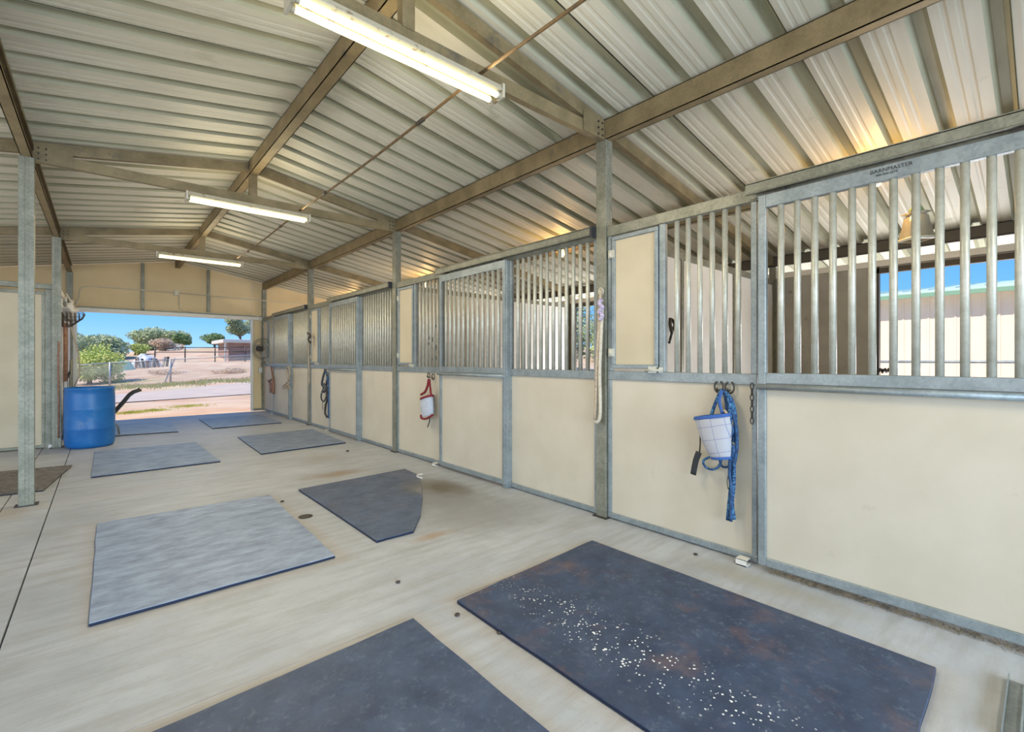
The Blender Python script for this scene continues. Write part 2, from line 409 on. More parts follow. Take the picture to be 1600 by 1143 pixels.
for i in range(21):
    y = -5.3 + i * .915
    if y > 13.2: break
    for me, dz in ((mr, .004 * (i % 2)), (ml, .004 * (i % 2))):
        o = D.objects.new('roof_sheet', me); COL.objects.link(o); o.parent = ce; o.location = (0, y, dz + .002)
cap = MB(); cap.beam((XC - .13, -5.3, roofz(XC) + .035), (XC - .13, 13.6, roofz(XC) + .035), .28, .01, up=(.17, 0, 1)); cap.beam((XC + .13, -5.3, roofz(XC) + .035), (XC + .13, 13.6, roofz(XC) + .035), .28, .01, up=(-.17, 0, 1))
cap.build('ridge_cap', M_ROOF, ce)
def purlin(x, zb, zt, label, w=.065, mt=M_BEAM):
    # C section open to one side
    t = thing('roof_purlin', (x, 4, zb), label, 'beam')
    m = MB(); y0, y1 = -5.2 - 4, 13.40 - 4; h = zt - zb
    m.box(-w / 2, -w / 2 + .006, y0, y1, 0, h); m.box(-w / 2, w / 2, y0, y1, 0, .006); m.box(-w / 2, w / 2, y0, y1, h - .006, h)
    m.box(w / 2 - .006, w / 2, y0, y1, 0, .022); m.box(w / 2 - .006, w / 2, y0, y1, h - .022, h)
    m.build('channel', mt, t)
    return t
purlin(XC, 3.44, 3.595, 'dark steel ridge beam running along the peak of the roof', .09)
purlin(XR, 3.11, 3.275, 'long steel roof beam on the posts above the right-hand stall fronts', .075)
purlin(XL, 3.11, 3.275, 'long steel roof beam on the left-hand row of free posts', .075)
purlin(4.98, 2.83, 2.955, 'steel roof beam over the middle of the right-hand stalls, lit orange by the bulbs', .065)
purlin(XE - .06, 2.54, 2.665, 'dark steel eave beam above the outer right wall of the stalls', .065, M_DKBEAM)
purlin(-2.34, 2.83, 2.955, 'steel roof beam halfway across the open bays on the left', .065)
purlin(XW + .06, 2.54, 2.665, 'steel eave beam along the outer open left side', .065)

def truss(y, label):
    t = thing('roof_truss', (XC, y, 3.1), label, 'truss')
    zb = 3.155 - 3.1; h = .095
    def P(x, z): return (x - XC, 0, z)
    MB().beam(P(XL + .03, zb), P(XR - .03, zb), .05, h).build('bottom_chord', M_BEAM, t)
    for s, x in ((-1, XL), (1, XR)):
        MB().beam(P(x - s * .04, 3.235 - 3.1), P(XC + s * .05, 3.525 - 3.1), .05, .10).build('rafter', M_BEAM, t)
        x2 = XW if s < 0 else XE
        MB().beam(P(x + s * .04, roofz(x) - .065 - 3.1), P(x2, roofz(x2) - .065 - 3.1), .05, .10).build('outer_rafter', M_BEAM, t)
        g = MB(); g.box(x - XC - s * .04, x - XC - s * .30, -.032, -.028, .01, .165); 
        gp = g.build('gusset_plate', M_BEAM, t)
        bl = MB()
        for bx in (.07, .12):
            for bz in (.035, .085, .135): bl.cyl((x - XC - s * bx, -.030, bz), (x - XC - s * bx, -.042, bz), .008, 6)
        bl.build('bolts', M_DARK, gp)['kind'] = 'stuff'
    MB().box(-.04, .04, -.03, .03, zb + .04, 3.45 - 3.1).build('king_post', M_BEAM, t)
    return t
truss(-1.22, 'steel roof truss behind the camera with no fixture in view')
truss(2.44, 'nearest steel roof truss, with the large twin-tube light under it')
truss(6.10, 'second steel roof truss, between the nearest free post on the left and the second stall')
truss(9.76, 'third steel roof truss, last one before the ochre end wall')

# tie rod with turnbuckles along the aisle
tr = thing('tie_rod', (1.83, 2.4, 3.12), 'thin rusty brace rod strung lengthwise under the trusses, right of the lights', 'rod')
m = MB(); 
def rz(y):
    for a, b in ((-1.22, 2.44), (2.44, 6.1), (6.1, 9.76)):
        if a <= y <= b:
            u = (y - a) / (b - a); return .02 - .09 * 4 * u * (1 - u) * .35
    return .02
m.tube([(0, y - 2.4, rz(y)) for y in [-1.22 + i * .305 for i in range(37)]], 0.0115, 6); m.build('rod', M_RUST, tr)
for y in (1.47, 3.16, 5.2, 6.9, 8.8):
    MB().cyl((0, y - 2.4 - .05, rz(y)), (0, y - 2.4 + .05, rz(y)), .016, 8).build('turnbuckle', M_DARK, tr)

# ------------------------------------------------------------------ posts
def post(x, y, z1, label, w=.10, dd=.075, z0=0, group=None):
    t = thing('steel_post', (x, y, z0), label, 'post', group)
    m = MB(); m.box(-w / 2, w / 2, -dd / 2, dd / 2, 0, z1 - z0)
    for s in (-1, 1): m.box(s * .012 - .004, s * .012 + .004, -dd / 2 - .003, -dd / 2, 0, z1 - z0)
    m.build('shaft', M_POST, t, bevel=.004)
    MB().box(-w / 2 - .025, w / 2 + .025, -dd / 2 - .02, dd / 2 + .02, 0, .008).build('base_plate', M_DARK, t)
    return t
post(XL, 6.02, 3.11, 'free-standing galvanised post beside the ribbed mat at the left edge')
post(XL, 9.66, 3.11, 'galvanised post at the corner of the left stalls, just left of the blue barrel')
post(XL, 13.30, 3.11, 'far left post standing against the end wall')
post(XL, 2.44, 3.11, 'free-standing galvanised post left of the camera, out of the picture')
post(XL, -1.22, 3.11, 'free-standing galvanised post behind the camera on the left, out of the picture')
for i, y in enumerate(PY[:5]):
    lab = {2: 'tall post between the nearest and second stall, with the pale lead rope beside it', 3: 'tall post between the second and third stall',
           4: 'tall post between the third and farthest stall'}.get(i, ['last tall post under the right-hand roof beam, far behind the camera', 'tall post at the near end of the nearest stall, behind the camera'][i % 2])
    post(XR, y, 3.11, lab, w=.085, dd=.10, group=None)

# ------------------------------------------------------------------ stall fronts
ZR0, ZR1, ZH0, ZH1 = 1.14, 1.21, 2.31, 2.39
bar_cache = {}
def bar(y, z0, z1, x, parent, r=.018):
    key = (round(z0, 3), round(z1, 3), r)
    if key not in bar_cache:
        m = MB(); m.cyl((0, 0, z0), (0, 0, z1), r, 12); o = m.build('bar', M_BAR, parent); bar_cache[key] = o.data
    else:
        o = D.objects.new('bar', bar_cache[key]); COL.objects.link(o); o.parent = parent
    o.location = (x, y, 0); return o
def frame_rect(y0, y1, z0, z1, w, x0, x1, sides='lrtb'):
    m = MB()
    if 'b' in sides: m.box(x0, x1, y0, y1, z0, z0 + w)
    if 't' in sides: m.box(x0, x1, y0, y1, z1 - w, z1)
    if 'l' in sides: m.box(x0, x1, y0, y0 + w, z0 + w, z1 - w)
    if 'r' in sides: m.box(x0, x1, y1 - w, y1, z0 + w, z1 - w)
    return m
def fixed_section(yhi, ylo, kind, lab):
    t = thing('fixed_stall_section', (XR, (yhi + ylo) / 2, 0), lab, 'stall front')
    yo = (yhi + ylo) / 2; a, b = ylo - yo, yhi - yo
    m = MB(); m.box(-.022, .022, a, b, .012, .055); m.box(-.024, .024, a, b, ZR0, ZR1)
    m.box(-.022, .022, a, a + .032, .055, ZR0); m.box(-.022, .022, b - .032, b, .055, ZR0)
    m.box(-.022, .022, a, a + .038, ZR1, ZH0); m.box(-.022, .022, b - .032, b, ZR1, ZH0)
    m.build('frame', M_GALV, t, bevel=.003)
    MB().box(-.008, .010, a + .03, b - .03, .05, ZR0 + .005).build('lower_panel', M_PANEL, t)
    if kind == 'feed':
        fy1 = b - .045; fy0 = fy1 - .42
        m = MB(); m.box(-.022, .022, fy0 - .05, fy0 - .006, ZR1, ZH0); m.build('mullion', M_GALV, t, bevel=.003)
        d = frame_rect(fy0, fy1, ZR1 + .022, ZH0 - .012, .032, -.034, .008).build('feed_door', M_GALV, t, bevel=.003)
        MB().box(-.020, -.006, fy0 + .03, fy1 - .03, ZR1 + .05, ZH0 - .04).build('door_panel', M_PANELW, d)
        for z in (ZR1 + .15, ZH0 - .15):
            hg = MB(); hg.cyl((-.036, fy1 + .012, z - .035), (-.036, fy1 + .012, z + .035), .008, 8); hg.box(-.037, -.033, fy1 - .03, fy1 + .03, z - .03, z + .03); hg.build('hinge', M_BAR, d)
        lt = MB(); lt.cyl((-.048, fy0 - .04, ZR1 + .012), (-.048, fy0 + .10, ZR1 + .012), .010, 8); lt.box(-.05, -.034, fy0 + .0, fy0 + .07, ZR1 - .006, ZR1 + .04); lt.box(-.052, -.024, fy0 - .045, fy0 - .02, ZR1 - .004, ZR1 + .035)
        lt.build('slide_latch', M_BAR, d)
        n = 6; y1 = fy0 - .05; y0 = a + .038
        for i in range(n): bar(y1 - (i + 1) * (y1 - y0) / (n + 1), ZR1, ZH0, 0, t)
    else:
        n = 12
        for i in range(n): bar(a + .038 + (i + 1) * (b - a - .07) / (n + 1), ZR1, ZH0, 0, t)
    return t
def sliding_door(yhi, ylo, lab, text=False):
    xo = 3.085; t = thing('sliding_stall_door', (xo, (yhi + ylo) / 2, 0), lab, 'stall door')
    yo = (yhi + ylo) / 2; a, b = ylo - yo, yhi - yo; w = .045
    m = MB(); m.box(-.02, .02, a, a + w, .035, 2.315); m.box(-.02, .02, b - w, b, .035, 2.315)
    m.box(-.02, .02, a + w, b - w, .035, .085); m.box(-.02, .02, a + w, b - w, 2.235, 2.315); m.box(-.02, .02, a + w, b - w, ZR0 + .015, ZR1 + .01)
    m.build('frame', M_GALV, t, bevel=.003)
    MB().box(-.006, .010, a + w - .003, b - w + .003, .08, ZR0 + .02).build('lower_panel', M_PANEL, t)
    m = MB(); m.cyl((-.036, a + .0, ZR0 - .005), (-.036, b + .0, ZR0 - .005), .018, 12); m.build('grab_rail', M_GALV, t)
    n = 12
    for i in range(n): bar(a + w + (i + .9) * (b - a - 2 * w) / (n + .8), ZR1 + .01, 2.235, 0, t)
    h = MB()
    for y in (a + .12, b - .12):
        h.box(-.006, .006, y - .03, y + .03, 2.315, 2.345); h.cyl((-.02, y, 2.345), (.02, y, 2.345), .012, 10)
    h.build('trolley_wheels', M_DARK, t)['kind'] = 'stuff'
    if text:
        for s_, sz, z, yy in (('BARNMASTER', .028, 2.280, .625), ('800-500-2276', .016, 2.262, .60)):
            c = D.curves.new('lettering', 'FONT'); c.body = s_; c.size = sz; c.extrude = .0004; c.align_x = 'LEFT'
            tmp = D.objects.new('tmp', c); COL.objects.link(tmp); bpy.context.view_layer.update()
            me = D.meshes.new_from_object(tmp.evaluated_get(bpy.context.evaluated_depsgraph_get())); D.objects.remove(tmp)
            me.materials.clear(); me.materials.append(M_BLACK)
            o = D.objects.new('lettering', me); COL.objects.link(o); o.parent = t
            o.rotation_euler = (math.pi / 2, 0, -math.pi / 2); o.location = (-.0212, yy - yo, z)
    return t
def door_track(yhi, ylo, lab):
    t = thing('door_track', (3.085, (yhi + ylo) / 2, 2.33), lab, 'track')
    L = (yhi - ylo) / 2
    m = MB(); m.box(-.034, .034, -L, L, .065, .075); m.box(-.034, -.028, -L, L, .01, .07); m.box(.028, .034, -L, L, -.01, .07)
    m.box(-.034, -.012, -L, L, .006, .012); m.build('rail', M_POST, t)
    MB().box(-.036, .036, -L - .012, -L + .012, -.01, .078).build('end_cap', M_BLACK, t)
    return t
names = ['nearest', 'second', 'third', 'farthest']
for k in range(4):
    yp = 2.44 + 3.66 * k; nm = names[k]
    hb = thing('header_rail', (XR, yp - 1.83, ZH0), 'horizontal header tube across the top of the %s stall front' % nm, 'rail')
    MB().box(-.028, .028, -1.78, 1.78, 0, ZH1 - ZH0).build('tube', M_POST, hb, bevel=.003)
    fixed_section(yp - .055, yp - 1.22, 'feed', ['fixed stall front with solid feed door, behind the hanging blue halter',
        'fixed stall front with solid feed door, behind the red-trimmed fly mask', 'fixed stall front with solid feed door, behind the dark rope halter',
        'fixed stall front at the far end, beside the wall fan'][k])
    sliding_door(yp - 1.25, yp - 2.48, '%s sliding barred stall door%s' % (nm, ' with black lettering on its top rail' if k == 0 else ' along the right-hand wall'), text=(k == 0))
    door_track(yp - 1.18, yp - 3.60, 'overhead sliding track above the %s stall door' % nm)
    fixed_section(yp - 2.47, yp - 3.605, 'bars', 'fixed barred stall front on the near side of the %s stall door' % nm)
    wp = thing('door_jamb_post', (3.125, yp - 2.465, 0), 'wide steel upright on the near side of the %s stall door' % nm, 'post')
    MB().box(-.05, .03, -.032, .032, 0, ZH0).build('shaft', M_GALV, wp, bevel=.003)
    br = thing('door_guide', (3.075, yp - 1.17, 0), 'small floor guide bracket at the far foot of the %s sliding door' % nm, 'bracket')
    m = MB(); m.box(-.035, .03, -.02, .045, 0, .006); m.box(-.035, -.030, -.02, .045, 0, .04); m.box(-.035, .03, -.02, .045, .036, .041); m.build('bracket', M_TRIM, br)
# chaff caught along the foot of the nearest door
m = MB()
for i in range(900):
    y = random.uniform(-.6, 1.12); x = 3.075 + random.gauss(0, .014); z = abs(random.gauss(0, .008)) + .003; a = random.uniform(0, 3.14); L = random.uniform(.008, .025)
    m.beam((x - L * math.cos(a), y - L * math.sin(a), z), (x + L * math.cos(a), y + L * math.sin(a), z + random.uniform(-.002, .012)), .0018, .0012)
tag(m.build('hay_chaff', mat('dry_hay', (.34, .27, .16), .95, col2=(.12, .10, .07), scale=30)), 'dry hay chaff and dirt gathered under the nearest sliding door', 'hay', kind='stuff')

# ------------------------------------------------------------------ stall dividers and outer wall
for i, y in enumerate((-1.22, 2.44, 6.10, 9.76)):
    t = thing('stall_divider', (XR + .06, y, 0), ['pale solid divider wall of the nearest stall, out of the picture', 'pale solid divider between the nearest and second stall, seen through bars',
              'sunlit white divider between the second and third stall, seen through bars', 'pale solid divider between the third and farthest stall'][i], 'partition')
    L = XE - XR - .12; n = 3
    for k in range(n):
        x0 = k * L / n; x1 = (k + 1) * L / n
        MB().box(x0 + .022, x1 - .022, -.012, .012, .02, 2.30).build('panel', M_WHITE, t)
        MB().box(x1 - .024, x1 + .024, -.024, .024, 0, 2.30).build('stud', M_POST, t)
    MB().box(0, L, -.026, .026, 2.30, 2.37).build('top_channel', M_POST, t)
wr = struct('wall_right')
for k in range(4):
    ya, yb = PY[k + 1], PY[k + 2]
    oa, ob = (ya + 1.40, ya + 2.55) if k != 1 else (ya + 2.40, yb - .12)
    # panels on both sides of the paddock doorway
    spans = []
    def cut(a, b):
        n = max(1, round((b - a) / 1.22)); return [(a + (b - a) * j / n, a + (b - a) * (j + 1) / n) for j in range(n)]
    for a, b in cut(ya, oa) + cut(ob, yb):
        if b - a > .05: MB().box(XE - .01, XE + .012, a + .004, b - .004, .0, 2.38).build('panel', M_GREY, wr)
    MB().box(XE - .01, XE + .012, oa, ob, 2.335, 2.38).build('panel', M_GREY, wr)
    f = MB()
    for yy in (oa, ob): f.box(XE - .035, XE + .03, yy - .035, yy + .035, 0, 2.38)
    f.box(XE - .035, XE + .03, oa, ob, 2.30, 2.36); f.build('doorway_frame', M_DARK, wr)
    MB().box(XE - .03, XE + .03, ya, yb, 2.38, 2.45).build('top_plate', M_TRIM, wr)
    MB().box(XE - .04, XE + .04, ya - .04, ya + .04, 0, 2.54).build('post', M_POST, wr)

# stall lamps: bulb on the beam, with frosted jar hanging below in the nearest stall
for k, (y, lab) in enumerate(((.95, 'glowing bulb on the beam inside the nearest stall'), (4.53, 'glowing bulb on the beam inside the second stall'), (8.23, 'glowing bulb on the beam inside the third stall'), (11.9, 'glowing bulb on the beam inside the farthest stall'))):
    t = thing('stall_bulb', (4.90, y, 2.80), lab, 'lamp')
    MB().lathe((0, 0, 0), [(.035, .12), (.035, .06), (.022, .055)], 12, False).build('socket', M_DARK, t)
    MB().lathe((0, 0, 0), [(.002, -.045), (.02, -.038), (.031, -.012), (.028, .018), (.018, .055)], 14).build('bulb', M_BULB, t)
    light('bulb_light', 'POINT', (4.84, y, 2.70), 11, (1.0, .60, .22), size=.04)
t = thing('heat_lamp', (4.90, .70, 2.36), 'clear bell-shaped lamp guard hanging on a cord in the nearest stall', 'lamp')
M_JAR = mat('frosted_guard', (.75, .68, .52), .25, 0, trans=.55)
MB().lathe((0, 0, 0), [(.115, -.10), (.11, -.09), (.085, .02), (.075, .08), (.06, .10), (.10, .112), (.055, .125)], 4, False).build('guard', M_JAR, t, solid=.006)
MB().lathe((0, 0, 0), [(.105, -.105), (.118, -.10), (.113, -.085)], 4, False).build('rim', mat('guard_rim', (.85, .80, .66), .4), t, solid=.006)
MB().lathe((0, 0, 0), [(.03, .12), (.05, .135), (.03, .17), (.012, .19)], 12).build('cap', mat('green_cap', (.25, .33, .12), .5), t)
MB().lathe((0, 0, 0), [(.002, .03), (.025, .04), (.034, .07), (.02, .115)], 12).build('bulb', mat('dim_bulb', (.9, .8, .6), .3, emit=((1, .75, .4), 1.5)), t)
MB().cyl((0, 0, .19), (0, .0, .50), .005, 6).build('cord', M_DARK, t)

# ------------------------------------------------------------------ end wall (gable) with wide doorway
wb = struct('wall_back')
def gpanel(x0, x1, z0, mtl=M_OCHRE):
    m = MB(); P = []
    xs_ = [x0 + .003, x1 - .003]
    if x0 < XC < x1: xs_ = [x0 + .003, XC, x1 - .003]
    n = len(xs_); b = 0
    for y in (YEND - .012, YEND + .012):
        for x in xs_: m.v.append((x, y, z0))
        for x in xs_: m.v.append((x, y, roofz(x) - .01))
    for i in range(n - 1):
        m.f += [[i, i + 1, n + i + 1, n + i], [2 * n + i, 3 * n + i, 3 * n + i + 1, 2 * n + i + 1], [i, 2 * n + i, 2 * n + i + 1, i + 1], [n + i, n + i + 1, 3 * n + i + 1, 3 * n + i]]; m.sm += [False] * 4
    m.f += [[0, n, 3 * n, 2 * n], [n - 1, 3 * n - 1, 4 * n - 1, 2 * n - 1]]; m.sm += [False] * 2
    m.build('panel', mtl, wb)
for a, b, z in ((XL, .68, 2.40), (.68, 1.93, 2.40), (1.93, 2.87, 2.40), (2.87, XR, 0), (XR, 4.37, 0), (4.37, 5.59, 0), (5.59, XE, 0), (-1.73, XL, 0), (-2.95, -1.73, 0), (XW, -2.95, 0)): gpanel(a, b, z)
for x in (.68, 1.93, 4.37, 5.59, -1.73, -2.95):
    MB().box(x - .032, x + .032, YEND - .075, YEND - .012, 2.40 if .5 < x < 2.5 else 0, roofz(x) - .02).build('stud', M_POST, wb, bevel=.003)
MB().box(XR - .05, XR + .05, YEND - .10, YEND - .012, 0, 3.11).build('stud', M_POST, wb, bevel=.003)
MB().box(2.855, 2.90, YEND - .07, YEND + .03, 0, 2.33).build('door_jamb', M_TRIM, wb, bevel=.003)
MB().box(XL + .05, XL + .11, YEND - .07, YEND + .03, 0, 2.33).build('door_jamb', M_TRIM, wb, bevel=.003)
MB().box(XL + .05, XR - .05, YEND - .07, YEND + .03, 2.315, 2.40).build('door_header', M_TRIM, wb, bevel=.004)
MB().box(XL, XR, YEND - .075, YEND - .012, 2.40, 2.425).build('header_lip', M_POST, wb)
MB().box(2.9, XR, YEND - .05, YEND - .012, 0, .06).build('sill_channel', M_POST, wb)

# conduit and boxes on the end wall
t = thing('conduit', (1.3, YEND - .09, 2.4), 'thin painted electrical conduit looping across the ochre end wall', 'conduit')
def cp(pts): return [(x - 1.3, -.01, z - 2.4) for x, z in pts]
MB().tube(cp([(-.43, 2.44), (-.40, 2.50), (-.36, 2.60), (-.36, 2.72), (-.34, 2.80), (-.28, 2.84), (-.2, 2.86), (.5, 2.86), (1.27, 2.86)]), .011, 8).build('left_run', M_CONDUIT, t)
MB().tube(cp([(1.33, 2.86), (3.0, 2.83), (4.6, 2.79)]), .011, 8).build('right_run', M_CONDUIT, t)
MB().tube(cp([(1.34, 2.82), (1.34, 2.58), (1.36, 2.50), (1.43, 2.45), (1.6, 2.43), (2.9, 2.43), (3.02, 2.41), (3.06, 2.30), (3.06, 1.10)]), .011, 8).build('lower_run', M_CONDUIT, t)
t = thing('junction_box', (1.30, YEND - .06, 2.86), 'small square junction box on the conduit at the middle of the end wall', 'box')
MB().box(-.05, .05, -.03, .03, -.06, .06).build('body', M_CONDUIT, t, bevel=.004); MB().box(-.052, .052, -.036, -.030, -.062, .062).build('cover', M_CONDUIT, t, bevel=.002)
t = thing('outlet_box', (3.06, YEND - .05, 1.04), 'pale outlet box low on the right side of the end doorway', 'box')
MB().box(-.04, .04, -.03, .04, -.07, .07).build('body', M_TRIM, t, bevel=.005); MB().cyl((0, -.01, -.07), (.02, -.01, -.5), .006, 6).build('cable', M_CONDUIT, t)

# ------------------------------------------------------------------ left wall: partition facing the camera and stall front beyond
wl = struct('wall_left')
yw = 9.76
for a, b in ((XW, -2.95), (-2.95, -1.76), (-1.76, XL - .13)):
    MB().box(a + .03, b - .03, yw - .008, yw + .008, .05, 2.26).build('panel', M_PANELW, wl)
    frame_m = MB(); frame_m.box(a, a + .032, yw - .025, yw + .02, .05, 2.26); frame_m.box(b - .032, b, yw - .025, yw + .02, .05, 2.26)
    frame_m.box(a, b, yw - .03, yw + .02, .01, .05); frame_m.box(a, b, yw - .03, yw + .02, 2.26, 2.31); frame_m.build('panel_frame', M_POST, wl, bevel=.002)
MB().box(XW, XL - .05, yw - .045, yw + .02, 2.345, 2.42).build('top_rail', M_POST, wl, bevel=.003)
MB().box(XL - .13, XL - .05, yw - .02, yw + .02, 0, 2.345).build('stud', M_POST, wl, bevel=.003)
MB().box(XL - .09, XL - .03, yw - .06, yw - .02, 0, .05).build('foot_bracket', M_TRIM, wl)
for a, b in ((9.80, 11.0), (11.0, 12.2), (12.2, 13.2)):
    MB().box(XL - .01, XL + .01, a + .02, b - .02, .04, 2.32).build('panel', M_WHITE, wl)
    MB().box(XL - .022, XL + .022, b - .02, b + .02, 0, 2.32).build('stud', M_POST, wl)
MB().box(XL - .025, XL + .025, 9.8, 13.22, 2.32, 2.40).build('top_rail', M_TRIM, wl)

# ------------------------------------------------------------------ fluorescent fixtures
def fixture(x, y, z, L, label, k):
    t = thing('fluorescent_light', (x, y, z), label, 'light')
    m = MB(); m.prism([(-.09, 0), (.09, 0)], 0, 0) if False else None
    m = MB(); m.quadbox([(-L / 2, -.075, .0), (L / 2, -.075, .0), (L / 2, .075, .0), (-L / 2, .075, .0), (-L / 2, -.045, .05), (L / 2, -.045, .05), (L / 2, .045, .05), (-L / 2, .045, .05)])
    m.build('housing', M_FIXT, t, bevel=.002)
    for s in (-1, 1):
        MB().box(s * L / 2 - .008, s * L / 2 + .008, -.077, .077, -.045, .045).build('end_plate', M_FIXT, t)
        MB().cyl((-L / 2 + .03, s * .038, -.022), (L / 2 - .03, s * .038, -.022), .019, 12).build('tube', M_TUBE, t)
        e_ = MB()
        for q in (-1, 1): e_.cyl((q * (L / 2 - .03), s * .038, -.022), (q * (L / 2 - .008), s * .038, -.022), .020, 10)
        e_.build('tube_sockets', M_FIXT, t)['kind'] = 'stuff'
    light('tube_light', 'AREA', (x, y, z - .06), k, (1.0, .89, .66), size=L - .1, size_y=.16, direction=(0, 0, -1))
    light('tube_light', 'AREA', (x, y - .10, z + .01), k * .14, (1.0, .86, .56), size=L - .1, size_y=.05, rot=(math.radians(-115), 0, 0))
    light('tube_light', 'AREA', (x, y + .10, z + .01), k * .14, (1.0, .86, .56), size=L - .1, size_y=.05, rot=(math.radians(115), 0, 0))
FK = 34
fixture(1.32, 2.40, 3.045, 1.28, 'nearest twin-tube fluorescent light, large at the top of the picture', FK)
fixture(1.30, 6.06, 3.045, 1.25, 'middle fluorescent light under the second roof truss', FK)
fixture(1.30, 9.72, 3.045, 1.25, 'farthest fluorescent light under the third truss, near the end wall', FK)
fixture(1.30, -1.26, 3.045, 1.25, 'fluorescent light behind the camera', FK)

# ------------------------------------------------------------------ floor mats
def mat_obj(pts, m, label, th=.019):
    cx_ = sum(p[0] for p in pts) / len(pts); cy_ = sum(p[1] for p in pts) / len(pts)
    o = MB().prism([(p[0] - cx_, p[1] - cy_) for p in pts], 0, th).build('rubber_mat', m, loc=(cx_, cy_, .0005), bevel=.003)
    return tag(o, label, 'mat')
def jag(pts, n=8, amp=.004):
    o = []
    for i, p in enumerate(pts):
        q = pts[(i + 1) % len(pts)]
        for k in range(n):
            u = k / n; a = 0 if k == 0 else random.uniform(-amp, amp)
            o.append((p[0] + (q[0] - p[0]) * u + a, p[1] + (q[1] - p[1]) * u + a))
    return o
R_A = rubber('rubber_near_right', .08, rust=.6, flecks=True)
R_B = rubber('rubber_near_left', .12, rust=.0)
R_C = rubber('rubber_dusty_sheen', .66)
R_D = rubber('rubber_stained', .20, rust=.3, brown=(2.55, 4.15, .5, .5), fade=(2.55, 3.75, .35, .75))
R_E = rubber('rubber_far', .62)
mat_obj(jag([(1.425, .27), (2.62, .31), (2.625, 2.14), (1.425, 2.08)]), R_A, 'dark rubber mat with white flecks and rust patches, nearest the stalls')
mat_obj(jag([(-.06, .25), (1.16, .25), (1.165, 2.08), (-.05, 2.03)]), R_B, 'dark rubber mat cut off by the bottom edge of the picture')
mat_obj(jag([(-.05, 3.07), (1.15, 3.08), (1.20, 4.88), (-.03, 4.92)]), R_C, 'large pale dusty blue-grey rubber mat in the left foreground')
mat_obj(jag([(1.465, 3.14), (1.76, 3.14), (1.98, 3.42), (2.25, 3.85), (2.50, 4.30), (2.66, 4.62), (2.69, 5.0), (1.465, 4.90)], 3), R_D, 'dark rubber mat with a brown stain and one corner gone, middle right')
mat_obj(jag([(-.09, 6.92), (1.13, 6.93), (1.10, 8.76), (-.08, 8.84)]), R_E, 'pale rubber mat just in front of the blue barrel')
mat_obj(jag([(1.64, 7.10), (2.86, 7.22), (2.94, 9.02), (1.70, 8.92)]), rubber('rubber_far_right', .50), 'rubber mat in front of the third stall, right of the barrel')
mat_obj(jag([(1.56, 10.35), (2.78, 10.38), (2.80, 12.2), (1.58, 12.15)]), rubber('rubber_end_right', .60), 'far rubber mat at the right near the end doorway')
mat_obj(jag([(-.18, 10.50), (1.03, 10.30), (1.05, 12.12), (-.15, 12.3)]), rubber('rubber_end_left', .72), 'far rubber mat partly hidden behind the blue barrel')
t = thing('ribbed_mat', (-.36, 7.2, 0), 'black ribbed rubber mat behind the free post at the left edge', 'mat', rz=math.radians(-7))
MB().box(-2.2, 0, -.66, .66, .001, .010).build('base', M_BLACK, t)
RM = mat('ribbed_rubber', (.10, .08, .06), .7, 0, col2=(.20, .165, .12), scale=20)
for i in range(26):
    y = -.64 + i * .0508
    MB().box(-2.2, 0, y, y + .028, .010, .020).build('rib', RM, t)

# small things on the floor
t = thing('floor_drain', (1.27, 4.06, 0), 'small round iron drain cover set in the concrete between two mats', 'drain')
MB().lathe((0, 0, 0), [(.055, .0), (.055, .004), (.03, .006)], 20, True, True).build('cover', M_DARK, t)
for lab, x, y, s_ in (('small dark stone beside the near left corner of the flecked mat', 1.36, 1.98, .014), ('brown curled leaf on the concrete between the two nearest mats', 1.42, 1.72, .012),
                      ('round dark spot of gum on the concrete in the middle foreground', 1.30, 2.50, .014), ('small stone by the foot of the nearest stall front', 2.98, 1.55, .014), ('black pebble on the corner of the pale dusty mat', 1.24, 4.62, .016),
                      ('dark clod on the floor beyond the second stall post', 2.62, 6.55, .022)):
    m = MB(); sx_ = random.random() * 9
    m.grid(lambda u, v: tuple(Vector((math.cos(u * 6.283) * math.sin(v * 3.14159), math.sin(u * 6.283) * math.sin(v * 3.14159), .45 * -math.cos(v * 3.14159))) * s_ * (1 + .35 * noise.noise(Vector((u * 4 + sx_, v * 4, 0))))), 10, 7, True)
    tag(m.build('pebble', M_DARK, loc=(x, y, s_ * .45)), lab, 'stone')
t = MB().tube([(2.66 + .075 * math.cos(a), 4.50 + .10 * math.sin(a), .028) for a in [1.2 + .25 * i for i in range(11)]], .009, 6).build('rope_scrap', M_TRIM)
tag(t, 'curved white scrap of rope at the broken corner of the stained mat', 'rope')
t = thing('channel_offcut', (2.32, .02, 0), 'galvanised channel piece lying at the bottom right corner', 'metal piece')
m = MB(); m.box(0, .45, 0, .09, 0, .004); m.box(0, .45, 0, .004, 0, .03); m.box(0, .45, .086, .09, 0, .03); m.box(0, .45, .04, .046, 0, .03)
m.build('channel', M_GALV, t)

# ------------------------------------------------------------------ barrel
t = thing('barrel', (-.14, 9.53, 0), 'blue open-topped plastic barrel at the left corner of the aisle', 'barrel')
prof = [(.245, 0), (.268, .012), (.284, .05), (.290, .12), (.292, .27), (.296, .285), (.292, .30), (.293, .56), (.298, .575), (.293, .59), (.290, .78), (.284, .855), (.290, .862), (.292, .885), (.284, .892), (.276, .886)]
MB().lathe((0, 0, 0), prof, 48).build('shell', M_BLUEPL, t)
MB().lathe((0, 0, 0), [(.240, .03), (.276, .10), (.276, .886)], 48).build('inner_wall', M_BLUEPL, t)
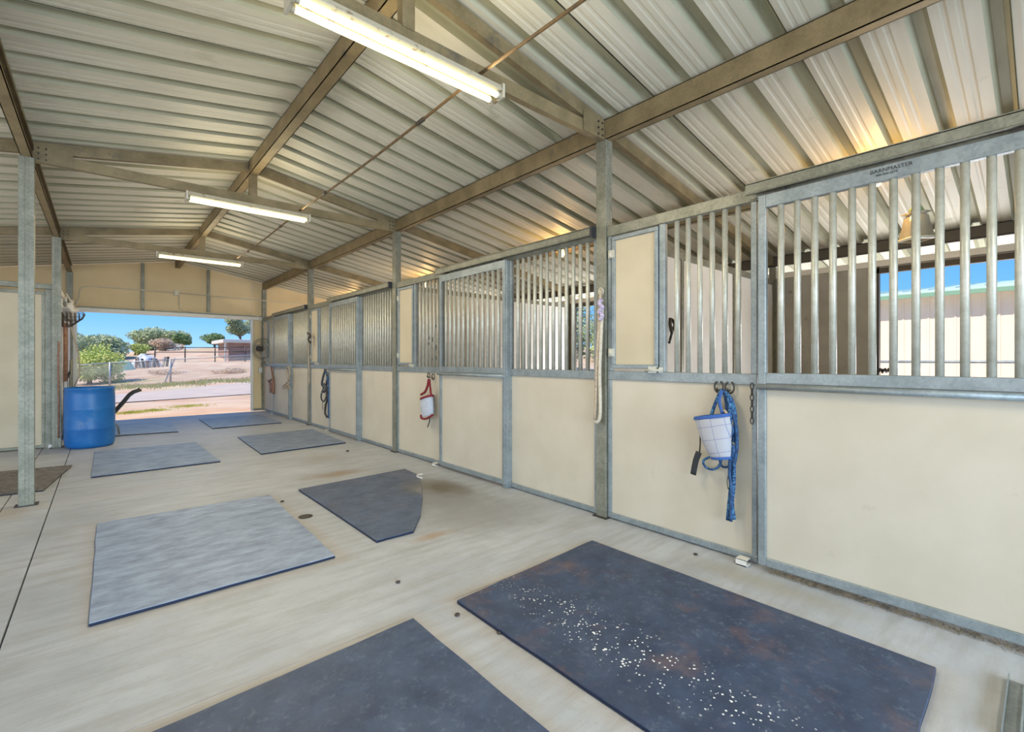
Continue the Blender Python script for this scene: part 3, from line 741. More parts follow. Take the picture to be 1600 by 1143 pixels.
# cart hidden behind barrel: curved handle and stand leg stick out
t = thing('muck_cart', (-.02, 10.75, 0), 'black-handled cart mostly hidden behind the blue barrel', 'cart')
m = MB(); m.quadbox([(-.28, -.25, .22), (.10, -.25, .22), (.10, .35, .22), (-.28, .35, .22), (-.34, -.35, .60), (.16, -.35, .60), (.16, .5, .60), (-.34, .5, .60)]); m.build('tub', M_BLACK, t)
for y in (-.20, .2): MB().tube([(.06, y, .26), (.20, y, .42), (.30, y, .56), (.38, y, .68), (.44, y, .73), (.54, y, .77)], .021, 10).build('handle', M_BLACK, t)
MB().tube([(.08, -.15, .22), (.17, -.17, .22), (.22, -.18, .16), (.24, -.18, .02)], .014, 8).build('stand_leg', M_POST, t)
w = MB(); w.tube([(-.1 + .14 * math.cos(a), .1, .16 + .14 * math.sin(a)) for a in [i * math.pi / 8 for i in range(16)]], .02, 8, True); w.build('wheel', M_BLACK, t)

# hangings on the left stall front, seen edge-on
t = thing('wire_basket', (XL + .02, 10.6, 1.84), 'black wire basket rack hooked on the left stall front above the barrel', 'rack')
m = MB()
for i in range(4):
    y = -.16 + i * .11
    m.tube([(.0, y, .22), (.0, y, .0), (.10, y, .02), (.24, y, .15), (.27, y, .22)], .004, 5)
for (x, z) in ((0, .22), (0, .1), (.05, .01), (.14, .06), (.20, .12), (.27, .22)): m.tube([(x, -.22, z), (x, .22, z)], .004, 5)
m.build('wires', M_DARK, t)['kind'] = 'stuff'
m = MB()
for q in (-.22, .0, .22):
    for (x0, z0, x1, z1) in ((0, .22, .27, .24), (0, .16, .25, .18), (0, .10, .20, .12), (0, .04, .13, .05), (0, .0, .10, .01)): m.tube([(x0, q, z0), (x1, q, z1)], .0035, 5)
    for x, zl in ((.05, .01), (.10, .02), (.15, .08), (.20, .12), (.25, .18)): m.tube([(x, q, zl), (x, q, .235)], .0035, 5)
m.build('end_grid', M_DARK, t)['kind'] = 'stuff'
t = thing('hay_net', (XL + .06, 11.3, 2.10), 'bunched off-white cloth hung at the top of the left stall front', 'cloth')
m = MB()
m.grid(lambda u, v: tuple(Vector((.10 * math.cos(u * 6.283) * math.sin(.25 + v * 2.6), .55 * math.sin(u * 6.283) * math.sin(.25 + v * 2.6), .24 - .34 * v)) * (1 + .45 * noise.noise(Vector((math.cos(u * 6.28) * 2, math.sin(u * 6.28) * 2, v * 5)))) ), 36, 22, True)
m.build('folds', M_WHITE, t)
m = MB(); m.tube([(.0, -.55, .30), (.05, -.35, .18), (.1, -.1, .12)], .012, 6); m.build('cord', M_ROPEW, t)
t = thing('leather_strap', (XL + .05, 10.5, .95), 'brown leather straps hanging on the left stall front behind the barrel', 'strap')
for y, w_ in ((0, .022), (.12, .028), (.32, .02)): MB().tube([(.0, y, .95), (.01, y, .5), (.0, y + .01, 0)], w_, 6, flat=.5, flatdir=(0, 1, 0)).build('strap', M_BROWN, t)
t = thing('hose', (XL + .06, 11.6, .9), 'pale hose looped down beside the left edge of the end doorway', 'hose')
MB().tube([(.0, 0, 1.15), (.04, .1, .9), (.10, .25, .6), (.13, .4, .3), (.12, .5, .1), (.05, .55, -.1)], .013, 8).build('hose', M_ROPEW, t)
t = thing('hand_tool', (XL + .08, 10.9, .55), 'dark tool handle standing among the straps above the blue barrel', 'tool')
MB().cyl((0, 0, -.5), (.03, .02, .75), .018, 8).build('handle', M_POST, t); MB().cyl((-.03, -.2, .42), (.02, .06, .55), .022, 8).build('grip', M_BLACK, t)
t = thing('rope_lead', (XL + .055, 9.52, .45), 'brown rope hanging down the front of the post beside the barrel', 'rope')
MB().tube([(-.03, .08, 1.12), (-.03, .07, 1.0), (-.035, .075, .9), (-.03, .07, .3), (-.03, .075, -.3)], .012, 6).build('rope', M_BROWN, t)

# ------------------------------------------------------------------ tack on the right-hand stall fronts
def loft(rings, parent, name, m, n=20, solid=.004):       # rings: (centre, half width along y, half depth along x, tilt of the ring along y)
    mb = MB()
    def fn(u, v):
        f = v * (len(rings) - 1); i = min(int(f), len(rings) - 2); w = f - i
        a, b = rings[i], rings[i + 1]
        c = Vector(a[0]).lerp(Vector(b[0]), w); ry = a[1] + (b[1] - a[1]) * w; rx = a[2] + (b[2] - a[2]) * w; tl = a[3] + (b[3] - a[3]) * w
        th = u * 6.28318
        q = 1 + .05 * noise.noise(Vector((math.cos(th) * 2, math.sin(th) * 2, v * 4)))
        return (c.x + rx * math.cos(th) * q, c.y + ry * math.sin(th) * q, c.z + tl * math.sin(th))
    mb.grid(fn, n, 14, True); return mb.build(name, m, parent, solid=solid)
def hang(name, ref, label, cat):
    p = onx(*ref); t = thing(name, p, label, cat); return t, Vector(p)
def rel(pts, X, org): return [tuple(Vector(onx(px, py, X if not isinstance(X, (list, tuple)) else X[i])) - org) for i, (px, py) in enumerate(pts)]
def smooth(pts, k=4):
    P = [Vector(p) for p in pts]; out_ = []
    for i in range(len(P) - 1):
        a, b, c, d = P[max(i - 1, 0)], P[i], P[i + 1], P[min(i + 2, len(P) - 1)]
        for j in range(k):
            u = j / k
            out_.append(.5 * ((2 * b) + (c - a) * u + (2 * a - 5 * b + 4 * c - d) * u * u + (3 * b - a - 3 * c + d) * u ** 3))
    out_.append(P[-1]); return out_

# horseshoe hooks
def horseshoe(px, py, lab, r=.034, X=3.118):
    p = onx(px, py, X); t = thing('horseshoe_hook', p, lab, 'hook')
    m = MB(); m.tube([(0, r * .85 * math.sin(a), r * math.cos(a) * 1.15) for a in [.45 + i * (5.4 / 14) for i in range(15)]], .0065, 8, flat=.8); m.build('shoe', M_DARK, t)
    MB().tube([(.012, 0, -.02), (-.02, 0, -.025), (-.03, 0, -.005)], .005, 6).build('peg', M_DARK, t)
    return t
horseshoe(1123, 604, 'rusty horseshoe hook holding the blue halter, left of its pair')
horseshoe(1140, 605, 'rusty horseshoe hook at the right of the blue halter')
horseshoe(670, 586, 'dark horseshoe hook holding the red-trimmed mask, left of its pair', .030)
horseshoe(677, 588, 'dark horseshoe hook right beside the red-trimmed mask', .034)

# blue halter with lead rope (nearest stall)
t, org = hang('rope_halter', (1130, 610, 3.10), 'blue rope halter and knotted lead hanging on the nearest stall front', 'halter')
XA = 3.085
def strand(pts, r, m, nm, X=XA, parent=None, o=None, **kw): return MB().tube(smooth(rel(pts, X, o if o is not None else org)), r, 8, **kw).build(nm, m, parent or t)
strand([(1128, 608), (1121, 622), (1114, 640), (1110, 656)], .012, M_ROPEB, 'crown_rope')
strand([(1130, 608), (1134, 622), (1136, 640), (1133, 665)], .012, M_ROPEN, 'cheek_rope')
strand([(1133, 612), (1143, 625), (1148, 645), (1149, 668), (1146, 690)], .013, M_ROPEB, 'lead_rope')
strand([(1138, 618), (1141, 640), (1140, 665), (1137, 690), (1142, 720)], .015, M_ROPEB, 'lead_rope', X=3.07)
strand([(1142, 640), (1150, 665), (1151, 700), (1146, 730)], .012, M_ROPEN, 'lead_rope', X=3.075)
strand([(1136, 655), (1144, 672), (1138, 688), (1146, 700), (1143, 712)], .014, M_ROPEN, 'knot', X=3.06)
strand([(1144, 700), (1143, 730), (1142, 760), (1140, 780), (1137, 812)], .013, M_ROPEB, 'lead_tail')
strand([(1146, 700), (1147, 735), (1146, 765), (1144, 785), (1147, 811)], .012, M_ROPEB, 'lead_tail', X=3.075)
strand([(1141, 705), (1140, 740), (1143, 765), (1142, 785), (1142, 814)], .011, M_ROPEN, 'lead_tail', X=3.065)
strand([(1126, 612), (1124, 630), (1130, 650), (1127, 668)], .010, M_ROPEN, 'cheek_rope', X=3.105)
strand([(1131, 640), (1139, 652), (1134, 670), (1141, 684), (1137, 700), (1142, 712)], .009, M_ROPET, 'braid', X=3.055)
strand([(1122, 712), (1108, 714), (1099, 720), (1103, 730), (1115, 733), (1124, 727), (1127, 716)], .008, M_ROPEB, 'nose_loop')
strand([(1124, 716), (1128, 728), (1138, 729), (1146, 722), (1146, 706)], .008, M_ROPEN, 'nose_loop')
strand([(1138, 742), (1136, 752), (1138, 764)], .004, M_POST, 'snap_ring')
strand([(1148, 690), (1153, 698), (1151, 706), (1147, 703)], .005, M_DARK, 'snap_ring')
# quilted fly mask
t2, org2 = hang('fly_mask', (1116, 640, 3.05), 'white quilted fly mask with blue edging, hung with the blue halter', 'horse mask')
def c2(px, py, X=3.03): return tuple(Vector(onx(px, py, X)) - org2)
loft([(c2(1112, 652), .115, .045, -.022), (c2(1116, 668), .112, .05, -.018), (c2(1119, 688), .092, .05, -.016), (c2(1123, 704), .076, .045, -.012), (c2(1126, 714), .062, .035, -.010)], t2, 'quilted_body', M_QUILT)
loft([(c2(1112, 648), .118, .047, -.022), (c2(1112, 653), .119, .048, -.022)], t2, 'top_binding', M_BLUEB, solid=.010)
loft([(c2(1126, 713), .062, .037, -.010), (c2(1127, 717), .060, .036, -.010)], t2, 'bottom_binding', M_BLUEB, solid=.008)
m = MB().tube(smooth(rel([(1128, 610), (1124, 625), (1128, 645)], 3.05, org2)), .010, 8, flat=.5, flatdir=(1, 0, 0)); m.build('ear_strap', M_BLUEB, t2)
m = MB().tube(smooth(rel([(1094, 678), (1094, 694), (1093, 706)], 3.07, org2)), .005, 6); m.build('side_cord', M_DARK, t2)
m = MB().tube(smooth(rel([(1092, 706), (1087, 720), (1083, 741)], 3.07, org2)), .021, 8, flat=.2, flatdir=(1, 0, 0)); m.build('closure_tab', M_BLACK, t2)
# chain at the door frame
t3, o3 = hang('door_chain', (1175, 600, 3.10), 'short rusty chain hanging beside the far edge of the nearest sliding door', 'chain')
m = MB()
for i in range(7):
    q = Vector(onx(1175, 603 + i * 9, 3.09)) - o3
    ax = i % 2
    m.tube([(q.x + (.010 * math.cos(a) if ax else 0), q.y + (0 if ax else .010 * math.cos(a)), q.z + .022 * math.sin(a)) for a in [k * math.pi / 5 for k in range(10)]], .0035, 5, True)
m.build('links', M_DARK, t3)['kind'] = 'stuff'
# red fly mask second stall
t4, o4 = hang('fly_mask', (668, 600, 3.10), 'grey fly mask with dark red fleece trim, hanging on the second stall front', 'horse mask')
def c4(px, py, X=3.06): return tuple(Vector(onx(px, py, X)) - o4)
s4 = .0075
loft([(c4(667, 621), .115, .05, -.03), (c4(667, 632), .13, .055, -.02), (c4(668, 641), .12, .05, -.02), (c4(668, 650), .11, .045, -.015)], t4, 'mesh_body', M_MESHG)
loft([(c4(667, 619), .118, .052, -.03), (c4(667, 622), .12, .054, -.03)], t4, 'top_binding', M_RED, solid=.022)
MB().tube(smooth(rel([(658, 648), (658, 652), (662, 654), (668, 653), (676, 648)], 3.03, o4)), .014, 8).build('bottom_binding', M_RED, t4)
MB().tube(smooth(rel([(670, 592), (668, 603), (664, 612), (658, 616)], 3.05, o4)), .016, 8).build('strap', M_RED, t4)
MB().tube(smooth(rel([(671, 592), (672, 603), (673, 612), (674, 618)], 3.06, o4)), .013, 8).build('strap', M_RED, t4)
MB().tube(smooth(rel([(671, 650), (671, 658), (668, 667)], 3.06, o4)), .010, 8, flat=.4, flatdir=(1, 0, 0)).build('closure_tab', M_BLACK, t4)
# dark rope halter third stall
t5, o5 = hang('rope_halter', (509, 578, 3.10), 'black and white rope halter hanging on the third stall front', 'halter')
for pts, r, m in (([(508, 578), (505, 588), (503, 600), (507, 605), (511, 596), (512, 582)], .02, M_ROPEK), ([(509, 580), (512, 590), (514, 605), (514, 625), (514, 653)], .022, M_ROPEN),
                  ([(507, 604), (503, 612), (502, 622), (506, 627), (510, 618), (509, 608), (506, 604)], .014, M_ROPEK), ([(509, 606), (512, 620), (509, 632), (508, 645), (511, 651)], .018, M_DARK),
                  ([(506, 600), (510, 606), (506, 612)], .025, M_ROPEK), ([(504, 624), (504, 640)], .005, M_DARK)):
    MB().tube(smooth(rel(pts, 3.07, o5)), r, 7).build('rope', m, t5)
MB().cyl((.02, 0, 0), (-.03, 0, .02), .008, 6).build('peg', M_DARK, t5)
# lead rope at post between second and nearest stall
t6, o6 = hang('lead_rope', (939, 455, 3.08), 'long pale lead rope with purple knot on the post left of the nearest stall', 'rope')
MB().tube(smooth(rel([(939, 452), (937, 480), (935, 520), (932, 570), (931, 620), (929, 655)], 3.05, o6)), .012, 8).build('rope', M_ROPET, t6)
MB().tube(smooth(rel([(941, 480), (939, 530), (937, 580), (938, 630), (937, 652), (933, 659), (928, 656)], 3.06, o6)), .014, 8).build('rope', M_ROPEW, t6)
M_PURP = mat('purple_rope', (.25, .17, .35), .8, col2=(.6, .55, .6), scale=50)
MB().tube(smooth(rel([(940, 468), (936, 474), (941, 480), (936, 487), (941, 493), (937, 499)], 3.04, o6), 5), .018, 8).build('knot', M_PURP, t6)
MB().tube([(math.cos(a) * .0, math.cos(a) * .022, .0 + math.sin(a) * .026) for a in [k * math.pi / 6 for k in range(12)]], .008, 6, True).build('snap_ring', M_BAR, t6)
# chain / cord at post between third and farthest stall
t7, o7 = hang('lead_rope', (483, 520, 3.08), 'thin dark lead rope hanging down the post right of the farthest stall', 'rope')
MB().tube(smooth(rel([(483, 517), (484, 530), (482, 545), (483, 570), (483, 602)], 3.05, o7)), .012, 6).build('rope', M_ROPET, t7)
MB().tube(smooth(rel([(481, 520), (485, 524), (482, 530), (485, 535)], 3.04, o7)), .022, 6).build('knot', M_DARK, t7)
# tan rope halter and brown halter farthest stall
t8, o8 = hang('rope_halter', (449, 572, 3.08), 'tan rope halter twisted on the farthest stall door', 'halter')
MB().tube(smooth(rel([(450, 572), (448, 582), (452, 590), (448, 598), (442, 603), (443, 606), (449, 601), (452, 606), (450, 608), (447, 602)], 3.04, o8)), .014, 6).build('rope', M_ROPET, t8)
MB().tube(smooth(rel([(451, 572), (453, 584), (450, 592), (451, 600)], 3.04, o8)), .014, 6).build('rope', M_ROPET, t8)
t9, o9 = hang('leather_halter', (424, 573, 3.08), 'brown halter hanging under the fan by the end doorway', 'halter')
MB().tube(smooth(rel([(424, 572), (425, 580), (426, 590), (422, 594), (419, 595), (422, 597)], 3.04, o9)), .022, 6).build('strap', M_BROWN, t9)
MB().tube(smooth(rel([(426, 590), (427, 600), (427, 615)], 3.04, o9)), .028, 6).build('strap', M_BROWN, t9)
loft([(tuple(Vector(onx(423, 598, 3.04)) - o9), .13, .03, 0), (tuple(Vector(onx(424, 606, 3.04)) - o9), .12, .03, 0), (tuple(Vector(onx(423, 613, 3.04)) - o9), .10, .02, 0)], t9, 'nose_piece', M_BROWN)
# rope seen inside the second stall window and halter inside second stall at divider
t10 = thing('rope_halter', (4.05, 2.48 + .03, 1.70), 'dark halter hung on the divider, seen at the left behind the bars', 'halter')
t10.location = (4.12, 2.40, 1.62)
MB().tube(smooth([(0, 0, .08), (-.02, -.01, .02), (-.01, -.02, -.05), (.03, -.01, -.02), (.05, -.02, .02), (.01, -.01, .07)]), .016, 6).build('strap', M_DARK, t10)
MB().tube(smooth([(.03, -.01, .0), (.0, -.01, -.08), (-.04, -.01, -.16)]), .012, 6).build('strap', M_ROPEK, t10)
t11 = thing('twisted_rope', (3.30, 5.40, 1.30), 'dark twisted cords tied behind the bars of the second stall feed section', 'rope')
for k in range(3):
    MB().tube([(.02 + .012 * math.sin(a * 2 + k), -.20 + k * .12 + a * .012 + .02 * math.sin(a * 1.7), a * .055) for a in [i * .4 for i in range(22 - 3 * k)]], .010, 6).build('cord', M_ROPEK, t11)

# fan on the far stall front
t = thing('wall_fan', (3.02, 12.95, 1.58), 'round wire-caged fan mounted at the far end of the stall fronts', 'fan')
cage = MB(); R = .26
ax = Vector((-.75, -.66, 0)).normalized(); u_ = Vector((-ax.y, ax.x, 0)); v_ = Vector((0, 0, 1))
for rr, d in ((R, 0), (R * .97, .05), (R * .7, .08), (R * .4, .095), (R * .97, -.05), (R * .6, -.08)):
    cage.tube([tuple(ax * d + (u_ * math.cos(a) + v_ * math.sin(a)) * rr) for a in [k * math.pi / 14 for k in range(28)]], .005, 5, True)
for k in range(20):
    a = k * math.pi / 10; dr = u_ * math.cos(a) + v_ * math.sin(a)
    cage.tube([tuple(dr * .05 + ax * .10), tuple(dr * R * .7 + ax * .08), tuple(dr * R), tuple(dr * R * .6 - ax * .08)], .003, 4)
cage.build('cage', M_POST, t)['kind'] = 'stuff'
MB().cyl(tuple(ax * .02), tuple(ax * .16), .07, 14).build('motor', M_DARK, t)
for k in range(3):
    a = k * 2.094 + .4; d1 = u_ * math.cos(a) + v_ * math.sin(a); d2 = u_ * math.cos(a + .7) + v_ * math.sin(a + .7)
    m = MB(); m.v = [tuple(d1 * .04 + ax * .01), tuple(d1 * .22 + ax * .02), tuple(d2 * .20 - ax * .02), tuple(d2 * .04 - ax * .01)]; m.f = [[0, 1, 2, 3]]; m.sm = [False]
    m.build('blade', M_GREY, t, solid=.003)
MB().tube([(.0, .0, -.26), (.02, 0, -.32), (.10, 0, -.34)], .012, 6).build('bracket', M_POST, t)
MB().tube([(.02, .05, -.26), (-.03, .3, -.5), (.0, .42, -.60)], .006, 6).build('cable', M_CONDUIT, t)
# knot / tack on ledge of the nearest stall window
t = thing('rope_bundle', (6.70, 1.28, 1.18), 'small dark bundle tied at the foot of the paddock doorway, seen through bars', 'rope')
MB().tube([(.0 + .02 * math.sin(i * 1.3), -.09 + i * .012, .02 * math.cos(i * 1.9)) for i in range(16)], .016, 6).build('coil', M_DARK, t)

# ------------------------------------------------------------------ outside right: metal building, pipe corral
bd = thing('metal_building', (19, -4, 0), 'long tan ribbed-metal building with pale green roof edge, seen through the bars', 'building')
M_TAN = mat('tan_siding', (.78, .64, .50), .7, 0, col2=(.74, .60, .47), scale=1)
M_TEAL = mat('pale_green_roof', (.52, .66, .60), .6, .1)
MB().box(0, 6, -14, 13.2, 0, 3.25).build('wall', M_TAN, bd)
rb = MB()
for i in range(90): rb.box(-.022, 0, -14 + i * .30, -14 + i * .30 + .05, 0, 3.25)
rb.build('siding_ribs', M_TAN, bd)['kind'] = 'stuff'
m = MB(); m.quadbox([(-.45, -14.3, 3.22), (6.5, -14.3, 4.10), (6.5, 13.5, 4.10), (-.45, 13.5, 3.22), (-.45, -14.3, 3.38), (6.5, -14.3, 4.26), (6.5, 13.5, 4.26), (-.45, 13.5, 3.38)]); m.build('roof', M_TEAL, bd)
MB().box(-.50, -.44, -14.3, 13.5, 3.18, 3.30).build('gutter', mat('green_gutter', (.20, .34, .22), .5), bd)
rs = MB()
for i in range(46): rs.beam((-.45, -14 + i * .6, 3.39), (6.4, -14 + i * .6, 4.26), .04, .03)
rs.build('roof_ribs', M_TEAL, bd)['kind'] = 'stuff'
cr = thing('pipe_corral', (10.2, 2, 0), 'grey pipe corral fence between the barn and the tan building', 'fence')
for y in (-5, -2.5, 0, 2.4): MB().cyl((0, y, -.03), (0, y, 1.30), .03, 10).build('post', M_GALV, cr)
for z in (.35, .65, .95, 1.27): MB().cyl((0, -5, z), (0, 2.4, z), .022, 8).build('rail', M_GALV, cr)
ga = thing('pipe_gate', (9.6, -.85, 0), 'round-cornered pipe gate frame in front of the tan building', 'gate')
MB().tube(smooth([(0, 1.0, .1), (0, 1.0, 1.35), (0, .93, 1.50), (0, .78, 1.56), (0, -1.6, 1.56)], 4), .022, 8).build('gate_frame', M_GALV, ga)
for z in (.5, 1.0): MB().cyl((0, 1.0, z), (0, -1.6, z), .018, 8).build('rail', M_GALV, ga)
tg = thing('trailer_tongue', (12, 3.6, 0), 'low white and grey trailer hitch frame standing in the yard', 'trailer')
MB().beam((0, 1.0, .95), (1, -2.4, .80), .08, .08).build('drawbar', M_GALV, tg); MB().box(-.05, .05, .90, 1.02, 0, 1.28).build('jack', M_TRIM, tg)
MB().beam((.9, -2.2, .85), (1.0, -2.5, .05), .07, .07).build('leg', M_TRIM, tg); MB().beam((.2, .3, .92), (.2, .25, .04), .07, .07).build('leg', M_TRIM, tg)

# ------------------------------------------------------------------ trees and shrubs
def foliage_mat(name, c1, c2):
    return mat(name, c1, .8, 0, col2=c2, scale=1.6, detail=6)
F_DARK = foliage_mat('dark_green_leaves', (.16, .24, .08), (.28, .36, .14))
F_GREY = foliage_mat('grey_green_leaves', (.34, .40, .20), (.55, .58, .34))
F_LIME = foliage_mat('yellow_green_leaves', (.42, .50, .10), (.68, .68, .22))
F_GRASS = foliage_mat('dry_green_grass', (.46, .50, .18), (.66, .60, .34))
F_DRY = foliage_mat('dry_leaves', (.62, .45, .30), (.70, .54, .38))
M_BARK = mat('bark', (.16, .11, .07), .9, col2=(.25, .18, .12), scale=8)
def tree(name, x, y, rx, rz_, h0, m, lab, n=5000, leaf=.16, blobs=9, cat='tree', seed=1, trunk=True):
    rr = random.Random(seed); z0 = gz(x, y) - .05
    t = thing(name, (x, y, z0), lab, cat)
    bl = []
    for i in range(blobs):
        a = rr.uniform(0, 6.28); q = rr.uniform(.1, .65)
        bl.append((Vector((math.cos(a) * rx * q, math.sin(a) * rx * q, h0 + rz_ + rr.uniform(-.55, .5) * rz_)), rx * rr.uniform(.32, .5), rz_ * rr.uniform(.4, .6)))
    mb = MB()
    for i in range(n):
        c, r1, r2 = bl[rr.randrange(blobs)]
        d = Vector((rr.gauss(0, 1), rr.gauss(0, 1), rr.gauss(0, 1))).normalized() * rr.uniform(.55, 1.05)
        p = c + Vector((d.x * r1, d.y * r1, d.z * r2))
        if p.z < .02: p.z = rr.uniform(.02, .2)
        a = Vector((rr.gauss(0, 1), rr.gauss(0, 1), rr.gauss(0, 1))).normalized(); b = a.orthogonal().normalized()
        s = leaf * rr.uniform(.5, 1.2); k = len(mb.v)
        mb.v += [tuple(p - a * s), tuple(p + b * s * .45), tuple(p + a * s), tuple(p - b * s * .45)]; mb.f.append([k, k + 1, k + 2, k + 3]); mb.sm.append(False)
    f = mb.build('foliage', m, t); f['kind'] = 'stuff'
    if trunk:
        tb = MB(); hh = h0 + rz_
        tb.tube([(0, 0, -.1), (.05, .03, hh * .4), (0, 0, hh)], [.05 * rx + .05, .04 * rx + .03, .02], 8)
        for i in range(5):
            c = bl[i % blobs][0]; tb.tube([(.03, .02, hh * .35), tuple(c * .6 + Vector((0, 0, hh * .15))), tuple(c)], [.03 * rx, .02 * rx, .01], 6)
        tb.build('trunk', M_BARK, t)
    return t
tree('leafy_bush', -.6, 37.6, 1.75, 1.45, -.15, F_LIME, 'bright yellow-green bush behind the chain-link fence at the left of the doorway', 9000, .085, 12, 'bush', 2)
tree('leafy_bush', -3.6, 41.0, 1.4, 1.1, .1, F_GREY, 'grey-green bush at the left edge of the doorway view', 4000, .09, 8, 'bush', 12)
tree('broad_tree', -.9, 58, 3.1, 1.25, .1, F_GREY, 'olive-green tree behind the bright bush', 9000, .15, 12, 'tree', 3)
tree('broad_tree', 6.6, 90, 4.1, 1.9, .0, F_GREY, 'widest grey-green tree at the centre of the doorway view', 12000, .20, 14, 'tree', 4)
tree('dry_shrub', 5.5, 68, 1.9, .8, -.1, F_DRY, 'leafless tan shrub in front of the central tree', 3500, .10, 8, 'bush', 5)
tree('leafy_bush', 2.5, 62, 1.3, .7, 0, F_LIME, 'small yellow-green shrub between the two big trees', 2500, .10, 6, 'bush', 15)
tree('dark_tree', 8.0, 76, 1.9, 1.1, 0, F_DARK, 'small dark tree right of the central tree', 3500, .14, 8, 'tree', 6)
tree('dark_tree', 12.6, 82, 2.6, 1.2, 0, F_DARK, 'round dark green tree just left of the low house', 5000, .15, 9, 'tree', 7)
tree('tall_tree', 16.4, 84, 2.4, 1.9, 1.5, F_GREY, 'tall airy tree rising behind the low house', 5000, .2, 9, 'tree', 8)
tree('pale_tree', 25, 22.5, 3.2, 2.8, .9, F_GREY, 'pale green tree in the second stall doorway, seen through bars', 9000, .13, 12, 'tree', 9)
tree('pale_tree', 34, 26, 3.2, 1.6, .3, F_LIME, 'low yellow-green tree farther off in the second stall doorway', 5000, .15, 9, 'tree', 10)
for i, (x, y, s) in enumerate(((1.0, 15.6, .35), (1.9, 16.4, .42), (.5, 15.3, .25))):
    mb = MB(); rr = random.Random(40 + i)
    for k in range(500):
        a = rr.uniform(0, 6.28); q = abs(rr.gauss(0, .5)) * s; bx, by = math.cos(a) * q * 1.6, math.sin(a) * q; hgt = rr.uniform(.02, .07)
        b_ = len(mb.v); mb.v += [(bx, by, 0), (bx + .012, by, 0), (bx + rr.gauss(0, .02), by + rr.gauss(0, .02), hgt)]; mb.f.append([b_, b_ + 1, b_ + 2]); mb.sm.append(False)
    tag(mb.build('grass_tuft', F_LIME, loc=(x, y, gz(x, y))), ['low green weeds on the dirt just outside the doorway, middle patch', 'low green weeds on the dirt just outside, farthest patch', 'low green weeds on the dirt just outside, patch nearest the barrel'][i], 'weeds', kind='stuff')
mb = MB(); rr = random.Random(77)
for k in range(6000):
    x = rr.uniform(-3, 12); y = 31.4 - .55 * x + rr.gauss(0, .9) - .6 + noise.noise(Vector((x * .8, 0, 0))) * 1.2; z = gz(x, y); h = rr.uniform(.04, .16); b_ = len(mb.v)
    mb.v += [(x, y, z - .02), (x + .05, y, z - .02), (x + rr.gauss(.02, .05), y + rr.gauss(0, .04), z + h)]; mb.f.append([b_, b_ + 1, b_ + 2]); mb.sm.append(False)
tag(mb.build('roadside_grass', F_GRASS), 'strip of green grass along the foot of the chain-link fence', 'grass', kind='stuff')

# ------------------------------------------------------------------ chain-link fence, black pipe fence, tarp pile, low house
def fpt(u): # along the fence line
    x = -4 + u * 16; return x, 32.6 - .58 * x
t = thing('chain_link_fence', (0, 32, 0), 'grey chain-link fence running across the far side of the road', 'fence')
fp = [(x, 32.6 - .58 * x) for x in (-5.0, -2.4, .3, 2.75, 6.2, 9.5, 13)]
for x, y in fp: MB().cyl((x, y - 32, gz(x, y) - .1), (x, y - 32, gz(x, y) + 1.32), .045, 8).build('post', M_CHAIN, t)
for (a, b) in zip(fp[:-1], fp[1:]):
    MB().cyl((a[0], a[1] - 32, gz(*a) + 1.28), (b[0], b[1] - 32, gz(*b) + 1.28), .028, 6).build('top_rail', M_CHAIN, t)
mb = MB(); W = 1.22
L = math.hypot(18, 18 * .58); ux = 1 / math.hypot(1, .58)
def fq(s, h):
    x = -5 + s * ux; y = 32.6 - .58 * x; return (x, y - 32, gz(x, y) + .03 + h)
s = -W
while s < L:
    for sg in (1, -1):
        s0, s1 = (s, s + W) if sg > 0 else (s + W, s)
        lo = max(0, -s0) if sg > 0 else 0
        p0 = fq(s0, 0); p1 = fq(s1, W)
        mb.tube([p0, p1], .006, 3)
    s += .11
w_ = mb.build('wire_mesh', M_CHAIN, t); w_['kind'] = 'stuff'
MB().beam((2.45, -.95, gz(2.45, 31.2) - .1), (2.95, -1.0, gz(2.9, 31) + 1.35), .06, .06).build('brace_post', M_CHAIN, t)
t = thing('pipe_fence', (9, 47, 0), 'dark pipe fence on the rise in front of the low house', 'fence')
pp = [(3.5, 52), (5.5, 50.2), (7.5, 48.5), (9.5, 46.7), (11.5, 45)]
for x, y in pp: MB().cyl((x - 9, y - 47, gz(x, y) - .1), (x - 9, y - 47, gz(x, y) + 1.35), .05, 8).build('post', M_DARK, t)
for a, b in zip(pp[:-1], pp[1:]):
    for h in (.9, 1.3): MB().cyl((a[0] - 9, a[1] - 47, gz(*a) + h), (b[0] - 9, b[1] - 47, gz(*b) + h), .035, 6).build('rail', M_DARK, t)
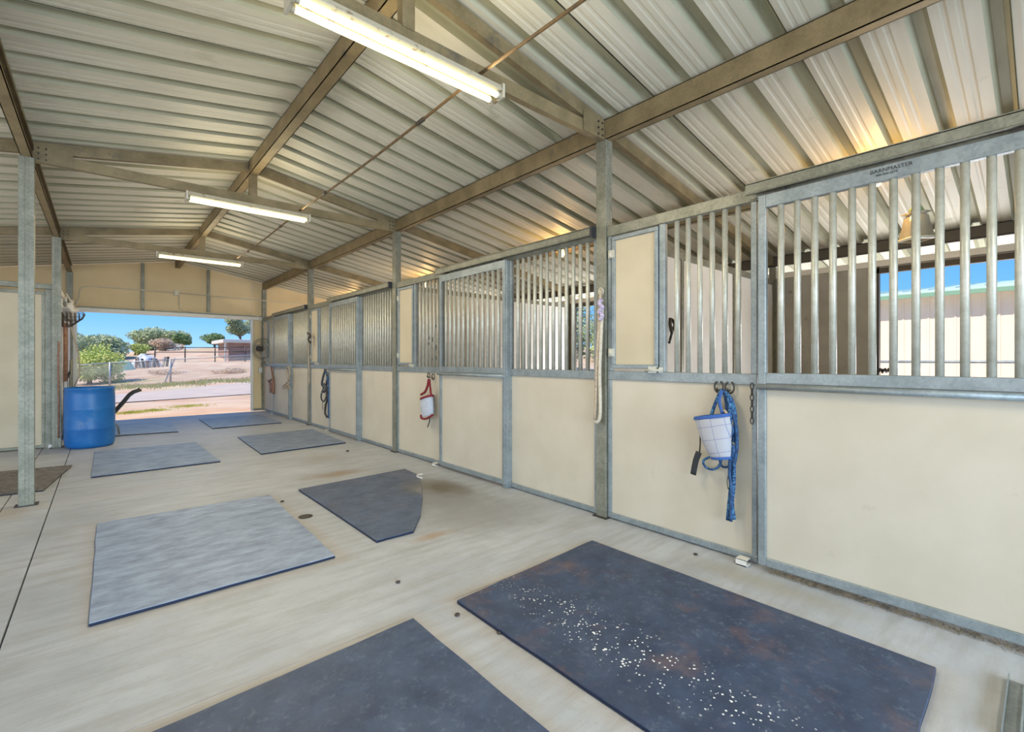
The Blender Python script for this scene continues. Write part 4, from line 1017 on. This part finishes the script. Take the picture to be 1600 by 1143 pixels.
def lump(x, y, rx, ry, h, m, name, lab, cat, sd):
    mb = MB()
    def fn(u, v):
        th = u * 6.283; r = v
        n_ = 1 + .45 * noise.noise(Vector((math.cos(th) * 1.5 + sd, math.sin(th) * 1.5, v * 2)))
        return (math.cos(th) * rx * r * n_, math.sin(th) * ry * r * n_, h * (1 - r ** 2.2) * (1 + .3 * noise.noise(Vector((math.cos(th) * r * 3, math.sin(th) * r * 3 + sd, 2)))) - .05)
    mb.grid(fn, 26, 9, True); return tag(mb.build(name, m, loc=(x, y, gz(x, y))), lab, cat)
lump(1.15, 47.0, .95, .7, .80, mat('green_tarp', (.22, .50, .40), .6), 'tarp', 'pale green tarp over a heap beyond the fence', 'tarp', 1)
lump(2.6, 48.2, 1.1, .8, 1.02, mat('white_tarp', (.72, .72, .74), .6), 'tarp', 'white tarp over a heap beyond the fence, right of the green one', 'tarp', 4)
t = thing('junk_heap', (2.9, 47.2, gz(2.9, 47.2)), 'heap of brown crates and boards in front of the white tarp', 'heap')
rr = random.Random(3)
for i in range(9):
    x = -.9 + i * .24; MB().beam((x, rr.uniform(-.2, .2), 0), (x + rr.uniform(-.2, .2), rr.uniform(-.1, .3), rr.uniform(.5, .9)), .16, .10).build('board', [M_BROWN, M_GREY, M_DARK][i % 3], t)
t = thing('low_house', (8.2, 48.6, 0), 'low mauve-brown house with pale flat roof, at the right of the doorway view', 'house')
zg = gz(9.5, 48.6)
MB().box(.35, 8, 0, 5, zg - .4, 2.85).build('wall', mat('mauve_wall', (.30, .20, .17), .8, col2=(.36, .25, .21), scale=2), t)
MB().box(-.15, 8.3, -.5, 5.4, 2.85, 3.12).build('roof', M_TRIM, t)
MB().box(.0, .12, -.3, -.18, zg - .3, 2.85).build('porch_post', M_TRIM, t)
rr_ = MB()
for i in range(25): rr_.box(-.1 + i * .33, -.1 + i * .33 + .05, -.5, 5.4, 3.12, 3.15)
rr_.build('roof_ribs', M_TRIM, t)['kind'] = 'stuff'

# scrubby debris line beyond the fence
tree('scrub', 6.5, 37.5, 1.6, .25, 0, F_DRY, 'low dry scrub just beyond the fence, below the low house', 2500, .06, 8, 'bush', 21, trunk=False)
tree('scrub', 3.2, 41, 1.8, .2, 0, F_DRY, 'low dry scrub beyond the fence, below the white tarp', 2000, .06, 8, 'bush', 22, trunk=False)
